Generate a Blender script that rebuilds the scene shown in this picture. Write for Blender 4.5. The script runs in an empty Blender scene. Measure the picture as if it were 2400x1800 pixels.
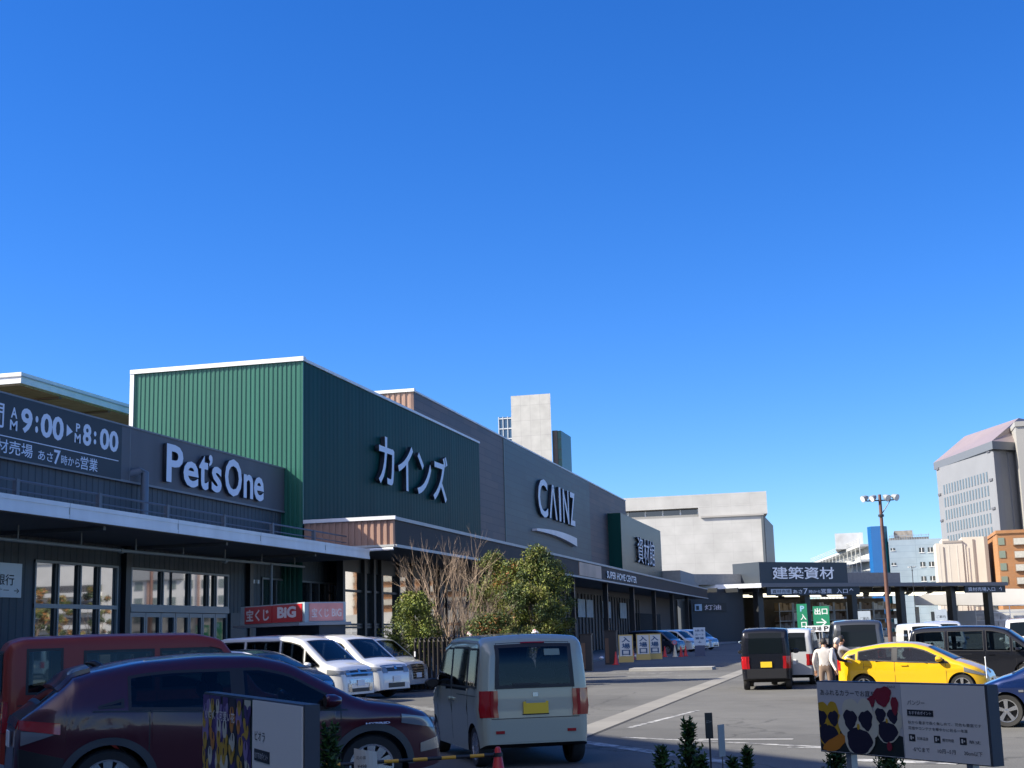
import bpy, bmesh, math, random
from mathutils import Vector, Matrix
random.seed(7)
S = bpy.context.scene
COL = S.collection
R = math.radians

# ------------------------------------------------------------------ camera
cam = bpy.data.cameras.new("camera"); cam.sensor_width = 36.0; cam.lens = 47.76
cam.clip_start = 0.1; cam.clip_end = 6000
co = bpy.data.objects.new("camera", cam); COL.objects.link(co)
yaw, pitch, roll = R(14.07), R(10.45), R(-1.56)
fw = Vector((-math.sin(yaw)*math.cos(pitch), math.cos(yaw)*math.cos(pitch), math.sin(pitch)))
r0 = Vector((math.cos(yaw), math.sin(yaw), 0)); u0 = r0.cross(fw)
rt = r0*math.cos(roll) + u0*math.sin(roll); up = u0*math.cos(roll) - r0*math.sin(roll)
EYE = Vector((0, 0, 1.85))
co.matrix_world = Matrix(((rt.x, up.x, -fw.x, EYE.x), (rt.y, up.y, -fw.y, EYE.y), (rt.z, up.z, -fw.z, EYE.z), (0, 0, 0, 1)))
S.camera = co

# ------------------------------------------------------------------ sky and sun
SUN = Vector((-1.22, -0.52, 1.0)).normalized()          # towards the sun
elev = math.asin(SUN.z); azim = math.atan2(SUN.x, SUN.y)
W = bpy.data.worlds.new("World"); S.world = W; W.use_nodes = True
nt = W.node_tree; bg = nt.nodes["Background"]
sky = nt.nodes.new("ShaderNodeTexSky"); sky.sky_type = 'NISHITA'; sky.sun_disc = False
sky.sun_elevation = elev; sky.sun_rotation = azim % (2*math.pi)
sky.air_density = 1.0; sky.dust_density = 0.0; sky.ozone_density = 10.0; sky.altitude = 60
hs = nt.nodes.new("ShaderNodeHueSaturation"); hs.inputs["Saturation"].default_value = 1.16; hs.inputs["Hue"].default_value = 0.511
nt.links.new(sky.outputs[0], hs.inputs["Color"])
# warm glow added to the sky behind the camera, lightens the shade
tcw = nt.nodes.new("ShaderNodeTexCoord"); dp = nt.nodes.new("ShaderNodeVectorMath"); dp.operation = 'DOT_PRODUCT'; dp.inputs[1].default_value = Vector((-.45, -.80, .38)).normalized()
nt.links.new(tcw.outputs["Generated"], dp.inputs[0])
gm = nt.nodes.new("ShaderNodeMapRange"); gm.interpolation_type = 'SMOOTHSTEP'; gm.inputs[1].default_value = 0.40; gm.inputs[2].default_value = 1.0; gm.inputs[3].default_value = 0.0; gm.inputs[4].default_value = 6.5
nt.links.new(dp.outputs["Value"], gm.inputs[0])
gs = nt.nodes.new("ShaderNodeVectorMath"); gs.operation = 'SCALE'; gs.inputs[0].default_value = (1.0, .90, .78); nt.links.new(gm.outputs[0], gs.inputs["Scale"])
ga = nt.nodes.new("ShaderNodeVectorMath"); ga.operation = 'ADD'; nt.links.new(hs.outputs[0], ga.inputs[0]); nt.links.new(gs.outputs[0], ga.inputs[1]); nt.links.new(ga.outputs[0], bg.inputs[0])
bg.inputs[1].default_value = 0.085
sl = bpy.data.lights.new("sun", 'SUN'); sl.energy = 5.0; sl.angle = R(0.53); sl.color = (1.0, 0.92, 0.78)
so = bpy.data.objects.new("sun", sl); COL.objects.link(so)
so.rotation_euler = (-SUN).to_track_quat('-Z', 'Y').to_euler(); so.location = (0, 0, 80)
S.view_settings.view_transform = 'Standard'; S.view_settings.look = 'None'
S.view_settings.exposure = 1.27; S.view_settings.gamma = 1.0
S.cycles.max_bounces = 6; S.cycles.diffuse_bounces = 3; S.cycles.glossy_bounces = 4
S.cycles.sample_clamp_indirect = 6; S.cycles.use_denoising = True

# ------------------------------------------------------------------ materials
MATS = {}
def mat(name, col, rough=0.6, metal=0.0, coat=0.0, var=0.0, vscale=3.0, bump=0.0, bscale=20.0, spec=0.5, emit=None, stretch=None):
    if name in MATS: return MATS[name]
    m = bpy.data.materials.new(name); m.use_nodes = True
    t = m.node_tree; b = t.nodes["Principled BSDF"]
    c = tuple(col) + (1.0,)
    b.inputs["Base Color"].default_value = c
    b.inputs["Roughness"].default_value = rough; b.inputs["Metallic"].default_value = metal
    b.inputs["Coat Weight"].default_value = coat; b.inputs["Coat Roughness"].default_value = 0.04
    b.inputs["Specular IOR Level"].default_value = spec
    if emit:
        b.inputs["Emission Color"].default_value = tuple(emit[:3]) + (1,); b.inputs["Emission Strength"].default_value = emit[3]
    if var or bump:
        tc = t.nodes.new("ShaderNodeTexCoord"); src = tc.outputs["Object"]
        if stretch:
            mp = t.nodes.new("ShaderNodeMapping"); mp.inputs["Scale"].default_value = stretch
            t.links.new(src, mp.inputs[0]); src = mp.outputs[0]
    if var:
        n = t.nodes.new("ShaderNodeTexNoise"); n.inputs["Scale"].default_value = vscale; n.inputs["Detail"].default_value = 6
        t.links.new(src, n.inputs["Vector"])
        mr = t.nodes.new("ShaderNodeMapRange"); mr.inputs[1].default_value = 0.3; mr.inputs[2].default_value = 0.7
        mr.inputs[3].default_value = 1-var; mr.inputs[4].default_value = 1+var
        t.links.new(n.outputs["Fac"], mr.inputs[0])
        mx = t.nodes.new("ShaderNodeVectorMath"); mx.operation = 'SCALE'; mx.inputs[0].default_value = col
        t.links.new(mr.outputs[0], mx.inputs["Scale"]); t.links.new(mx.outputs[0], b.inputs["Base Color"])
    if bump:
        n2 = t.nodes.new("ShaderNodeTexNoise"); n2.inputs["Scale"].default_value = bscale; n2.inputs["Detail"].default_value = 4
        t.links.new(src, n2.inputs["Vector"])
        bp = t.nodes.new("ShaderNodeBump"); bp.inputs["Strength"].default_value = bump; bp.inputs["Distance"].default_value = 0.02
        t.links.new(n2.outputs["Fac"], bp.inputs["Height"]); t.links.new(bp.outputs[0], b.inputs["Normal"])
    MATS[name] = m; return m

def brickmat(name, c1, c2, mortar, bw, bh, axes, rough=0.7, msize=0.012, offset=0.5):
    """panels laid in the plane of the two object axes given"""
    if name in MATS: return MATS[name]
    m = bpy.data.materials.new(name); m.use_nodes = True; t = m.node_tree; b = t.nodes["Principled BSDF"]
    b.inputs["Roughness"].default_value = rough
    tc = t.nodes.new("ShaderNodeTexCoord"); sp = t.nodes.new("ShaderNodeSeparateXYZ"); cb = t.nodes.new("ShaderNodeCombineXYZ")
    t.links.new(tc.outputs["Object"], sp.inputs[0])
    t.links.new(sp.outputs[axes[0]], cb.inputs[0]); t.links.new(sp.outputs[axes[1]], cb.inputs[1])
    br = t.nodes.new("ShaderNodeTexBrick"); br.offset = offset
    br.inputs["Scale"].default_value = 1.0; br.inputs["Brick Width"].default_value = bw; br.inputs["Row Height"].default_value = bh
    br.inputs["Mortar Size"].default_value = msize; br.inputs["Color1"].default_value = c1 + (1,); br.inputs["Color2"].default_value = c2 + (1,)
    br.inputs["Mortar"].default_value = mortar + (1,); br.inputs["Bias"].default_value = 0.0
    t.links.new(cb.outputs[0], br.inputs["Vector"])
    n = t.nodes.new("ShaderNodeTexNoise"); n.inputs["Scale"].default_value = 0.35; n.inputs["Detail"].default_value = 5
    t.links.new(tc.outputs["Object"], n.inputs["Vector"])
    mr = t.nodes.new("ShaderNodeMapRange"); mr.inputs[1].default_value = .3; mr.inputs[2].default_value = .7; mr.inputs[3].default_value = .88; mr.inputs[4].default_value = 1.1
    t.links.new(n.outputs["Fac"], mr.inputs[0])
    mx = t.nodes.new("ShaderNodeVectorMath"); mx.operation = 'SCALE'
    t.links.new(br.outputs["Color"], mx.inputs[0]); t.links.new(mr.outputs[0], mx.inputs["Scale"]); t.links.new(mx.outputs[0], b.inputs["Base Color"])
    MATS[name] = m; return m

def asphalt():
    m = bpy.data.materials.new("asphalt"); m.use_nodes = True; t = m.node_tree; b = t.nodes["Principled BSDF"]
    b.inputs["Roughness"].default_value = 0.85; b.inputs["Specular IOR Level"].default_value = 0.35
    tc = t.nodes.new("ShaderNodeTexCoord"); O = tc.outputs["Object"]
    def noise(s, d=6, r=.6):
        n = t.nodes.new("ShaderNodeTexNoise"); n.inputs["Scale"].default_value = s; n.inputs["Detail"].default_value = d; n.inputs["Roughness"].default_value = r
        t.links.new(O, n.inputs["Vector"]); return n.outputs["Fac"]
    def mr(x, a, bb, c, d):
        k = t.nodes.new("ShaderNodeMapRange"); t.links.new(x, k.inputs[0])
        for i, v in enumerate((a, bb, c, d)): k.inputs[i+1].default_value = v
        return k.outputs[0]
    def mul(x, y):
        k = t.nodes.new("ShaderNodeMath"); k.operation = 'MULTIPLY'; t.links.new(x, k.inputs[0]); t.links.new(y, k.inputs[1]); return k.outputs[0]
    f = mul(mul(mr(noise(.12), .3, .7, .80, 1.18), mr(noise(1.1), .3, .7, .90, 1.1)), mr(noise(45, 3), .3, .7, .72, 1.28))
    vo = t.nodes.new("ShaderNodeTexVoronoi"); vo.feature = 'DISTANCE_TO_EDGE'; vo.inputs["Scale"].default_value = .16
    wp = t.nodes.new("ShaderNodeTexNoise"); wp.inputs["Scale"].default_value = .9; wp.inputs["Detail"].default_value = 5
    t.links.new(O, wp.inputs["Vector"])
    ad = t.nodes.new("ShaderNodeVectorMath"); ad.operation = 'ADD'; t.links.new(O, ad.inputs[0]); t.links.new(wp.outputs["Color"], ad.inputs[1])
    t.links.new(ad.outputs[0], vo.inputs["Vector"])
    f = mul(f, mr(vo.outputs["Distance"], 0.0, .006, .55, 1.0))
    f = mul(f, mr(noise(.55, 8, .7), .60, .68, 1.0, .62))          # oil and damp stains
    f = mul(f, mr(noise(.045, 3), .46, .48, .90, 1.06))             # older and newer surfacing
    mx = t.nodes.new("ShaderNodeVectorMath"); mx.operation = 'SCALE'; mx.inputs[0].default_value = (.100, .099, .091)
    t.links.new(f, mx.inputs["Scale"]); t.links.new(mx.outputs[0], b.inputs["Base Color"])
    bp = t.nodes.new("ShaderNodeBump"); bp.inputs["Strength"].default_value = .5; bp.inputs["Distance"].default_value = .008
    t.links.new(noise(90, 2), bp.inputs["Height"]); t.links.new(bp.outputs[0], b.inputs["Normal"])
    return m

def paintmat(name, col):
    """worn road paint: the coat is broken through to the asphalt"""
    if name in MATS: return MATS[name]
    m = bpy.data.materials.new(name); m.use_nodes = True; t = m.node_tree; b = t.nodes["Principled BSDF"]
    b.inputs["Roughness"].default_value = .7
    tc = t.nodes.new("ShaderNodeTexCoord"); n = t.nodes.new("ShaderNodeTexNoise"); n.inputs["Scale"].default_value = 2.2; n.inputs["Detail"].default_value = 9; n.inputs["Roughness"].default_value = .75
    t.links.new(tc.outputs["Object"], n.inputs["Vector"])
    cr = t.nodes.new("ShaderNodeValToRGB"); cr.color_ramp.elements[0].position = .44; cr.color_ramp.elements[0].color = (.10, .099, .092, 1)
    cr.color_ramp.elements[1].position = .56; cr.color_ramp.elements[1].color = col + (1,)
    t.links.new(n.outputs["Fac"], cr.inputs[0]); t.links.new(cr.outputs[0], b.inputs["Base Color"])
    MATS[name] = m; return m

def paint(name, col, metal=.3, rough=.32):
    return mat(name, col, rough=rough, metal=metal, coat=1.0)

M_WHITE = mat("white_metal_trim", (.70, .71, .71), .45, var=.10, vscale=1.2, stretch=(1, 1, .25))
M_DARK = mat("black_plastic", (.012, .012, .013), .45)
M_RUB = mat("tyre_rubber", (.018, .018, .018), .8)
M_RIM = mat("alloy_rim", (.55, .56, .58), .25, metal=.9)
M_CHROME = mat("chrome", (.42, .42, .43), .22, metal=1.0)
M_GLASS = mat("tinted_car_glass", (.006, .009, .011), .03, spec=.16)
M_RED = mat("red_lamp_plastic", (.30, .008, .010), .12, coat=.8)
M_LAMP = mat("clear_lamp_plastic", (.17, .18, .19), .12, coat=.8)
M_AMBER = mat("amber_lamp", (.6, .2, .02), .15, coat=.8)
M_PLATEY = mat("yellow_plate", (.75, .50, .02), .45)
M_PLATEW = mat("white_plate", (.72, .73, .72), .45)
M_LET = mat("pale_sign_letters", (.62, .66, .74), .4)
M_LETSIDE = mat("shaded_letter_sides", (.018, .025, .035), .5)  # shade in the gaps round the letters, put into the side colour
M_INK = mat("black_ink", (.012, .012, .014), .6)
M_STEEL = mat("galvanised_steel", (.35, .36, .37), .4, metal=.6, var=.1, vscale=2)

# ------------------------------------------------------------------ object helpers
def thing(name, label, cat, loc=(0, 0, 0), rz=0.0, group=None):
    o = bpy.data.objects.new(name, None); COL.objects.link(o); o.empty_display_size = .2
    o.location = loc; o.rotation_euler = (0, 0, rz); o["label"] = label; o["category"] = cat
    if group: o["group"] = group
    return o
def tag(o, label, cat, group=None, kind=None):
    if label: o["label"] = label
    if cat: o["category"] = cat
    if group: o["group"] = group
    if kind: o["kind"] = kind
    return o

class MB:
    def __init__(s): s.v = []; s.f = []; s.m = []
    def quad(s, a, b, c, d, mi=0):
        n = len(s.v); s.v += [tuple(a), tuple(b), tuple(c), tuple(d)]; s.f.append((n, n+1, n+2, n+3)); s.m.append(mi)
    def poly(s, pts, mi=0):
        n = len(s.v); s.v += [tuple(p) for p in pts]; s.f.append(tuple(range(n, n+len(pts)))); s.m.append(mi)
    def grid(s, rows, mi=0, flip=False, closed=False):
        n = len(s.v); w = len(rows[0])
        for r in rows: s.v += [tuple(p) for p in r]
        for i in range(len(rows)-1):
            for j in range(w if closed else w-1):
                k = (j+1) % w
                q = (n+i*w+j, n+i*w+k, n+(i+1)*w+k, n+(i+1)*w+j)
                s.f.append(q[::-1] if flip else q); s.m.append(mi)
    def box(s, x0, x1, y0, y1, z0, z1, mi=0):
        s.hexa([(x0, y0), (x1, y0), (x1, y1), (x0, y1)], z0, z1, mi)
    def hexa(s, pts, z0, z1, mi=0):
        """prism over a counter-clockwise plan outline"""
        n = len(s.v); k = len(pts)
        s.v += [(p[0], p[1], z0) for p in pts] + [(p[0], p[1], z1) for p in pts]
        for i in range(k):
            j = (i+1) % k; s.f.append((n+i, n+j, n+k+j, n+k+i)); s.m.append(mi)
        s.f.append(tuple(n+k+i for i in range(k))); s.m.append(mi)
        s.f.append(tuple(n+i for i in reversed(range(k)))); s.m.append(mi)
    def obox(s, o, u, v, w, du, dv, dw, mi=0):
        """box with corner o, unit axes u,v,w and lengths"""
        o, u, v, w = Vector(o), Vector(u)*du, Vector(v)*dv, Vector(w)*dw
        P = [o, o+u, o+u+v, o+v, o+w, o+u+w, o+u+v+w, o+v+w]; n = len(s.v); s.v += [tuple(p) for p in P]
        for q in ((0, 3, 2, 1), (4, 5, 6, 7), (0, 1, 5, 4), (1, 2, 6, 5), (2, 3, 7, 6), (3, 0, 4, 7)):
            s.f.append(tuple(n+i for i in q)); s.m.append(mi)
    def tube(s, pts, r, seg=8, mi=0, caps=True):
        pts = [Vector(p) for p in pts]; rs = r if isinstance(r, (list, tuple)) else [r]*len(pts)
        rows = []
        for i, p in enumerate(pts):
            a = pts[max(i-1, 0)]; b = pts[min(i+1, len(pts)-1)]; d = (b-a).normalized()
            h = Vector((0, 0, 1)) if abs(d.z) < .9 else Vector((1, 0, 0))
            x = d.cross(h).normalized(); y = d.cross(x)
            rows.append([p + (x*math.cos(t) + y*math.sin(t))*rs[i] for t in [2*math.pi*k/seg for k in range(seg)]])
        s.grid(rows, mi, closed=True, flip=True)
        if caps: s.poly(rows[0][::1], mi); s.poly(rows[-1][::-1], mi)
    def lathe(s, prof, c=(0, 0, 0), seg=24, mi=0, axis='Z'):
        rows = []
        for (r, h) in prof:
            row = []
            for k in range(seg):
                t = 2*math.pi*k/seg; a, b = r*math.cos(t), r*math.sin(t)
                row.append((c[0]+a, c[1]+b, c[2]+h) if axis == 'Z' else ((c[0]+a, c[1]+h, c[2]+b) if axis == 'Y' else (c[0]+h, c[1]+a, c[2]+b)))
            rows.append(row)
        s.grid(rows, mi, closed=True, flip=(axis == 'Y'))
    def ball(s, c, rx, ry, rz, n=8, m=10, mi=0):
        rows = []
        for i in range(n+1):
            a = -math.pi/2 + math.pi*i/n
            rows.append([(c[0]+rx*math.cos(a)*math.cos(2*math.pi*j/m), c[1]+ry*math.cos(a)*math.sin(2*math.pi*j/m), c[2]+rz*math.sin(a)) for j in range(m)])
        s.grid(rows, mi, closed=True)
    def build(s, name, mats, parent=None, smooth=None, label=None, mtx=None, weld=False):
        me = bpy.data.meshes.new(name)
        me.from_pydata(s.v, [], s.f)
        if not isinstance(mats, (list, tuple)): mats = [mats]
        for m in mats: me.materials.append(m)
        if len(mats) > 1: me.polygons.foreach_set("material_index", s.m)
        if mtx: me.transform(mtx)
        if weld or smooth is not None:
            b = bmesh.new(); b.from_mesh(me); bmesh.ops.remove_doubles(b, verts=b.verts, dist=.0004)
            b.to_mesh(me); b.free()
        if smooth is not None:
            me.polygons.foreach_set("use_smooth", [True]*len(me.polygons)); me.set_sharp_from_angle(angle=R(smooth))
        me.update()
        o = bpy.data.objects.new(name, me); COL.objects.link(o)
        if parent: o.parent = parent
        if label: o["label"] = label
        return o

def loose(mb, name, mats, parent=None, mtx=None, **k):
    """one object for every separate piece collected in mb"""
    up_ = list(range(len(mb.v)))
    def find(i):
        while up_[i] != i: up_[i] = up_[up_[i]]; i = up_[i]
        return i
    for f in mb.f:
        for j in f[1:]: up_[find(j)] = find(f[0])
    by = {}
    for f, mi in zip(mb.f, mb.m): by.setdefault(find(f[0]), []).append((f, mi))
    out = []
    for fs in by.values():
        q = MB(); idx = {}
        for f, mi in fs:
            for i in f:
                if i not in idx: idx[i] = len(q.v); q.v.append(mb.v[i])
            q.f.append(tuple(idx[i] for i in f)); q.m.append(mi)
        out.append(q.build(name, mats, parent, mtx=mtx, **k))
    return out
def struct(o): o["kind"] = "structure"; return o

# lettering: text is turned into mesh at once; fitted to the width and height given
def frame(origin, right, up_=(0, 0, 1)):
    r = Vector(right).normalized(); u = Vector(up_).normalized(); n = r.cross(u)
    o = Vector(origin)
    return Matrix(((r.x, u.x, n.x, o.x), (r.y, u.y, n.y, o.y), (r.z, u.z, n.z, o.z), (0, 0, 0, 1)))
def text_mesh(body, w, h, depth=0.0, bold=0.0, spacing=1.0):
    c = bpy.data.curves.new("lettering", 'FONT'); c.body = body; c.offset = bold; c.space_character = spacing
    c.extrude = depth/2 if depth else 0.0; c.resolution_u = 3
    o = bpy.data.objects.new("lettering", c); me = bpy.data.meshes.new_from_object(o)
    bpy.data.objects.remove(o); bpy.data.curves.remove(c)
    xs = [v.co.x for v in me.vertices]; ys = [v.co.y for v in me.vertices]
    x0, x1, y0, y1 = min(xs), max(xs), min(ys), max(ys)
    sx = w/(x1-x0) if w else h/(y1-y0); sy = h/(y1-y0) if h else sx
    for v in me.vertices:
        v.co.x = (v.co.x-x0)*sx; v.co.y = (v.co.y-y0)*sy; v.co.z += depth/2
    return me
def text(body, w, h, origin, right, m=None, parent=None, depth=0.0, bold=0.0, up_=(0, 0, 1), side=None, spacing=1.0, off=0.004, name="lettering"):
    me = text_mesh(body, w, h, depth, bold, spacing)
    me.materials.clear(); me.materials.append(m or M_LET)
    if side:
        me.materials.append(side)
        me.polygons.foreach_set("material_index", [0 if p.center.z > depth*.93 else 1 for p in me.polygons])
    F = frame(origin, right, up_)
    me.transform(F @ Matrix.Translation((0, 0, off)))
    o = bpy.data.objects.new(name, me); COL.objects.link(o)
    if parent: o.parent = parent
    return o

# ------------------------------------------------------------------ ground
g = MB(); g.quad((-1500, -1500, 0), (1500, -1500, 0), (1500, 2500, 0), (-1500, 2500, 0))
struct(g.build("ground", asphalt()))
M_CONC = brickmat("concrete_drain_slabs", (.205, .197, .172), (.18, .173, .152), (.10, .096, .085), 60, 1.0, (0, 1), .8, .012, 0)
d = MB(); d.quad((-5.62, 24.5, .006), (-5.02, 24.5, .006), (-5.02, 120, .006), (-5.62, 120, .006)); struct(d.build("drain_strip", M_CONC))
d = MB(); d.quad((-5.00, 24.5, .005), (-4.95, 24.5, .005), (-4.95, 120, .005), (-5.00, 120, .005)); struct(d.build("drain_slot", mat("drain_dark_gap", (.03, .03, .03), .9)))  # narrow dark strip beside the drain slabs
M_PAINT = paintmat("worn_white_paint", (.40, .40, .38)); M_PAINTY = mat("white_road_paint", (.40, .40, .38), .7, var=.12, vscale=4)
def stripe(a, b, w, m=M_PAINT, z=.0045, name="painted_line"):
    a, b = Vector((a[0], a[1], z)), Vector((b[0], b[1], z)); n = Vector((-(b-a).y, (b-a).x, 0)).normalized()*(w/2)
    q = MB(); q.quad(a-n, b-n, b+n, a+n); return struct(q.build(name, m))
stripe((-4.3, 24.6), (1.3, 21.0), .16)                 # worn stop line along the edge of the shade
stripe((-.6, 20.3), (1.1, 19.6), .35, z=.005); stripe((-2.9, 24.0), (-1.3, 23.9), .14, M_PAINTY)
stripe((-1.3, 22.3), (-.2, 22.0), .14); stripe((-.5, 21.6), (.9, 21.2), .14)
stripe((-4.6, 27.0), (-3.9, 32.5), .13); stripe((-4.9, 23.7), (-1.8, 19.6), .3, z=.0055)
stripe((-10.9, 57), (-7.2, 57.2), .18); stripe((-13.2, 61.0), (-8.2, 61.6), .16); stripe((-12.2, 64), (-8.4, 60.2), .14, z=.006)
for k in range(5): stripe((-16.6+1.1*k, 38.6-1.0*k), (-12.0+1.1*k, 36.4-1.0*k) if k < 1 else (-12.6+1.1*k, 36.6-1.0*k), .13, z=.0045+.0004*k)
# raised kerb island in the far lane and the pavement under the shop canopy
k = MB(); k.box(-10.9, -7.0, 64.6, 66.2, 0, .13); struct(k.build("kerb_island", mat("kerb_concrete", (.27, .265, .245), .8, var=.1, vscale=2)))
k = MB(); k.box(-25.8, -17.0, 80, 190, 0, .12); k.box(-26.8, -22.6, 26, 66, 0, .12)
struct(k.build("pavement", mat("pavement_slabs", (.18, .18, .175), .8, var=.12, vscale=1.5)))
# ================================================================== BUILDINGS
def corrug(mb, p0, dirv, nrm, length, z0, z1, pitch, depth, mi=0):
    p0, dv, nv = Vector(p0), Vector(dirv), Vector(nrm); n = max(1, int(length/pitch)); pts = []
    for i in range(n):
        s = i*pitch
        for f, d in ((0, 0), (.42, 0), (.5, depth), (.92, depth)): pts.append(p0 + dv*(s+f*pitch) + nv*d)
    pts.append(p0 + dv*length)
    mb.grid([[(q.x, q.y, z0) for q in pts], [(q.x, q.y, z1) for q in pts]], mi)

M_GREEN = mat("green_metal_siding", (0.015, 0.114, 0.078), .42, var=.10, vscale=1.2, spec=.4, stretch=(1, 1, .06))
M_GREENS = mat("shaded_green_sheet", (.005, .047, .042), .45, var=.16, vscale=1.1, spec=.06, stretch=(1, 1, .06))  # the siding green darkened, shade of the unlit faces put into it
M_BROWN = brickmat("brown_facade_panels", (.112, .072, .064), (.066, .052, .056), (.036, .03, .034), 3.0, .45, (1, 2), .55, .02)
M_GGREY = brickmat("grey_green_facade_panels", (.044, .076, .076), (.032, .054, .062), (.022, .036, .040), 3.0, .45, (1, 2), .5, .02)
M_BROWNS = mat("brown_metal_siding", (0.337, 0.207, 0.151), .5, var=.05, vscale=.5)
M_FASCIA = mat("charcoal_brown_fascia", (.030, .027, .029), .6, var=.06, vscale=.4, spec=.2)
M_SOFFIT = mat("dark_soffit", (.10, .105, .105), .6)
M_WALLD = mat("slate_ribbed_wall", (.046, .056, .064), .6, var=.18, vscale=1.4, stretch=(1, 1, .1))
M_PANEL = mat("grey_sign_panel", (.085, .088, .098), .6, var=.12, vscale=1.0, stretch=(1, 1, .12))
M_BOARD = mat("navy_slate_signboard", (.016, .027, .036), .6, var=.04, vscale=.5)
M_FRAMEC = mat("aluminium_window_frame", (.20, .215, .225), .4, metal=.3)
M_PILLAR = mat("black_steel_column", (.016, .018, .020), .45)
M_ROOFG = mat("grey_flat_roof", (.20, .20, .19), .8, var=.1, vscale=.4)
def winglass():
    m = mat("mirror_window_glass", (.02, .025, .028), .015, spec=1.0, coat=1.0)
    b = m.node_tree.nodes["Principled BSDF"]; b.inputs["IOR"].default_value = 2.6; b.inputs["Coat IOR"].default_value = 1.9
    return m
M_WGLASS = winglass()
M_DGLASS = mat("dark_shop_glass", (.010, .013, .015), .03, spec=.8)

# ---- main store -----------------------------------------------------------
store = thing("store_building", "long home improvement store with green box, brown and grey-green panelled facade and dark canopy", "store", (-21.5, 50.7, 0))
inv = Matrix.Translation((21.5, -50.7, 0))
def sp(mb, name, m, parent=None, **k):
    o = mb.build(name, m, None, mtx=inv if parent is None else None, **k); o.parent = parent or store; return o
def reparent_world(o, p):
    o.parent = p; o.matrix_parent_inverse = p.matrix_world.inverted()
def kids(p, *objs):
    for o in objs:
        o.data.transform(inv); o.parent = p
gx0, gx1, gy0, gy1, gz = -29.2, -21.5, 50.7, 77.3, 13.1
m = MB()
corrug(m, (gx0, gy0, 0), (1, 0, 0), (0, -1, 0), gx1-gx0, 0, gz-.02, .20, .022, 0)
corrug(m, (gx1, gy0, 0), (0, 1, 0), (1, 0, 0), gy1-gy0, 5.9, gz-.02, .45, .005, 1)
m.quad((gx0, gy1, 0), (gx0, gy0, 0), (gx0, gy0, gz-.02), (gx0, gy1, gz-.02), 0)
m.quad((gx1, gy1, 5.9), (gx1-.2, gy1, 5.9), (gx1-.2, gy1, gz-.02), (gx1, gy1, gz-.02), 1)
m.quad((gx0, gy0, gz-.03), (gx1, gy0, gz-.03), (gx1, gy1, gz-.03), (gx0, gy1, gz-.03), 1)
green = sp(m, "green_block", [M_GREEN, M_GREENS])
m = MB(); m.box(gx0-.08, gx1+.07, gy0-.10, gy0+.2, gz-.02, gz+.16); m.box(gx1-.12, gx1+.06, gy0+.2, gy1, gz-.02, gz+.10)
m.box(gx0-.08, gx0+.10, gy0-.08, gy0+.05, 8.7, gz-.02)
sp(m, "roof_trim", M_WHITE)
m = MB(); m.box(gx1-.03, gx1+.035, gy0-.055, gy0+.03, 6.5, gz-.03); sp(m, "corner_trim", M_GREEN)
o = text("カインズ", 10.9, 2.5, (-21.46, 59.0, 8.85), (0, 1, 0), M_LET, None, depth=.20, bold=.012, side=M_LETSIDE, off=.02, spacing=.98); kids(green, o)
# brown block with the grey-green middle panel
bx, by0, by1, bz = -21.68, 65.6, 130.5, 14.3
m = MB()
corrug(m, (-29, by0, 8), (1, 0, 0), (0, -1, 0), 29+bx, 8, bz, .3, .04, 0)
m.quad((bx, by0, 5.8), (bx, 83.8, 5.8), (bx, 83.8, bz), (bx, by0, bz), 1)
m.quad((bx, 112, 5.8), (bx, by1, 5.8), (bx, by1, bz), (bx, 112, bz), 1)
m.quad((bx, by1, 0), (-60, by1, 0), (-60, by1, bz), (bx, by1, bz), 1)
m.quad((-60, by0, bz), (bx, by0, bz), (bx, by1, bz), (-60, by1, bz), 2)
brown = sp(m, "brown_block", [M_BROWNS, M_BROWN, M_ROOFG])
m = MB(); m.box(bx-.25, bx+.03, 83.8, 112, 5.8, bz-.02)
greyp = sp(m, "facade_panel", M_GGREY)
m = MB(); m.box(-29, bx+.06, by0-.1, by0+.15, bz, bz+.16); m.box(bx-.2, bx+.05, by0+.15, by1, bz, bz+.09); sp(m, "roof_trim", M_WHITE)
m = MB(); m.box(bx-.02, bx+.05, 83.70, 83.79, 5.8, bz-.03); sp(m, "panel_trim", mat("green_grey_trim", (.14, .2, .2), .5))
for ch, y0, y1, z0, z1 in (("C", 92.1, 95.1, 9.95, 12.66), ("Λ", 95.6, 98.2, 10.05, 12.55), ("I", 98.9, 99.5, 10.05, 12.6), ("N", 100.3, 102.4, 10.05, 12.62), ("Z", 102.9, 104.7, 10.05, 12.62)):
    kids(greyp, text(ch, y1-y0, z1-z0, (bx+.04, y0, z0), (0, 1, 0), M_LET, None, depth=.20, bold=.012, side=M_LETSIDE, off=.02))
m = MB(); N = 20; rows = [[], [], [], []]
for i in range(N+1):
    t = i/N; y = 91.0+13.5*t; zt = 8.82+.42*math.sin(math.pi*(.12+.62*t))-.02*t; th = .16+.48*t
    for r, (x, z) in enumerate(((bx+.03, zt), (bx+.38, zt), (bx+.38, zt-th), (bx+.03, zt-th))): rows[r].append((x, y, z))
m.grid(rows); m.poly([r[0] for r in rows][::-1]); m.poly([r[-1] for r in rows])
kids(greyp, m.build("swoosh_emblem", mat("swoosh_metal", (.62, .60, .62), .35, var=.15, vscale=.4)))
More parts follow.
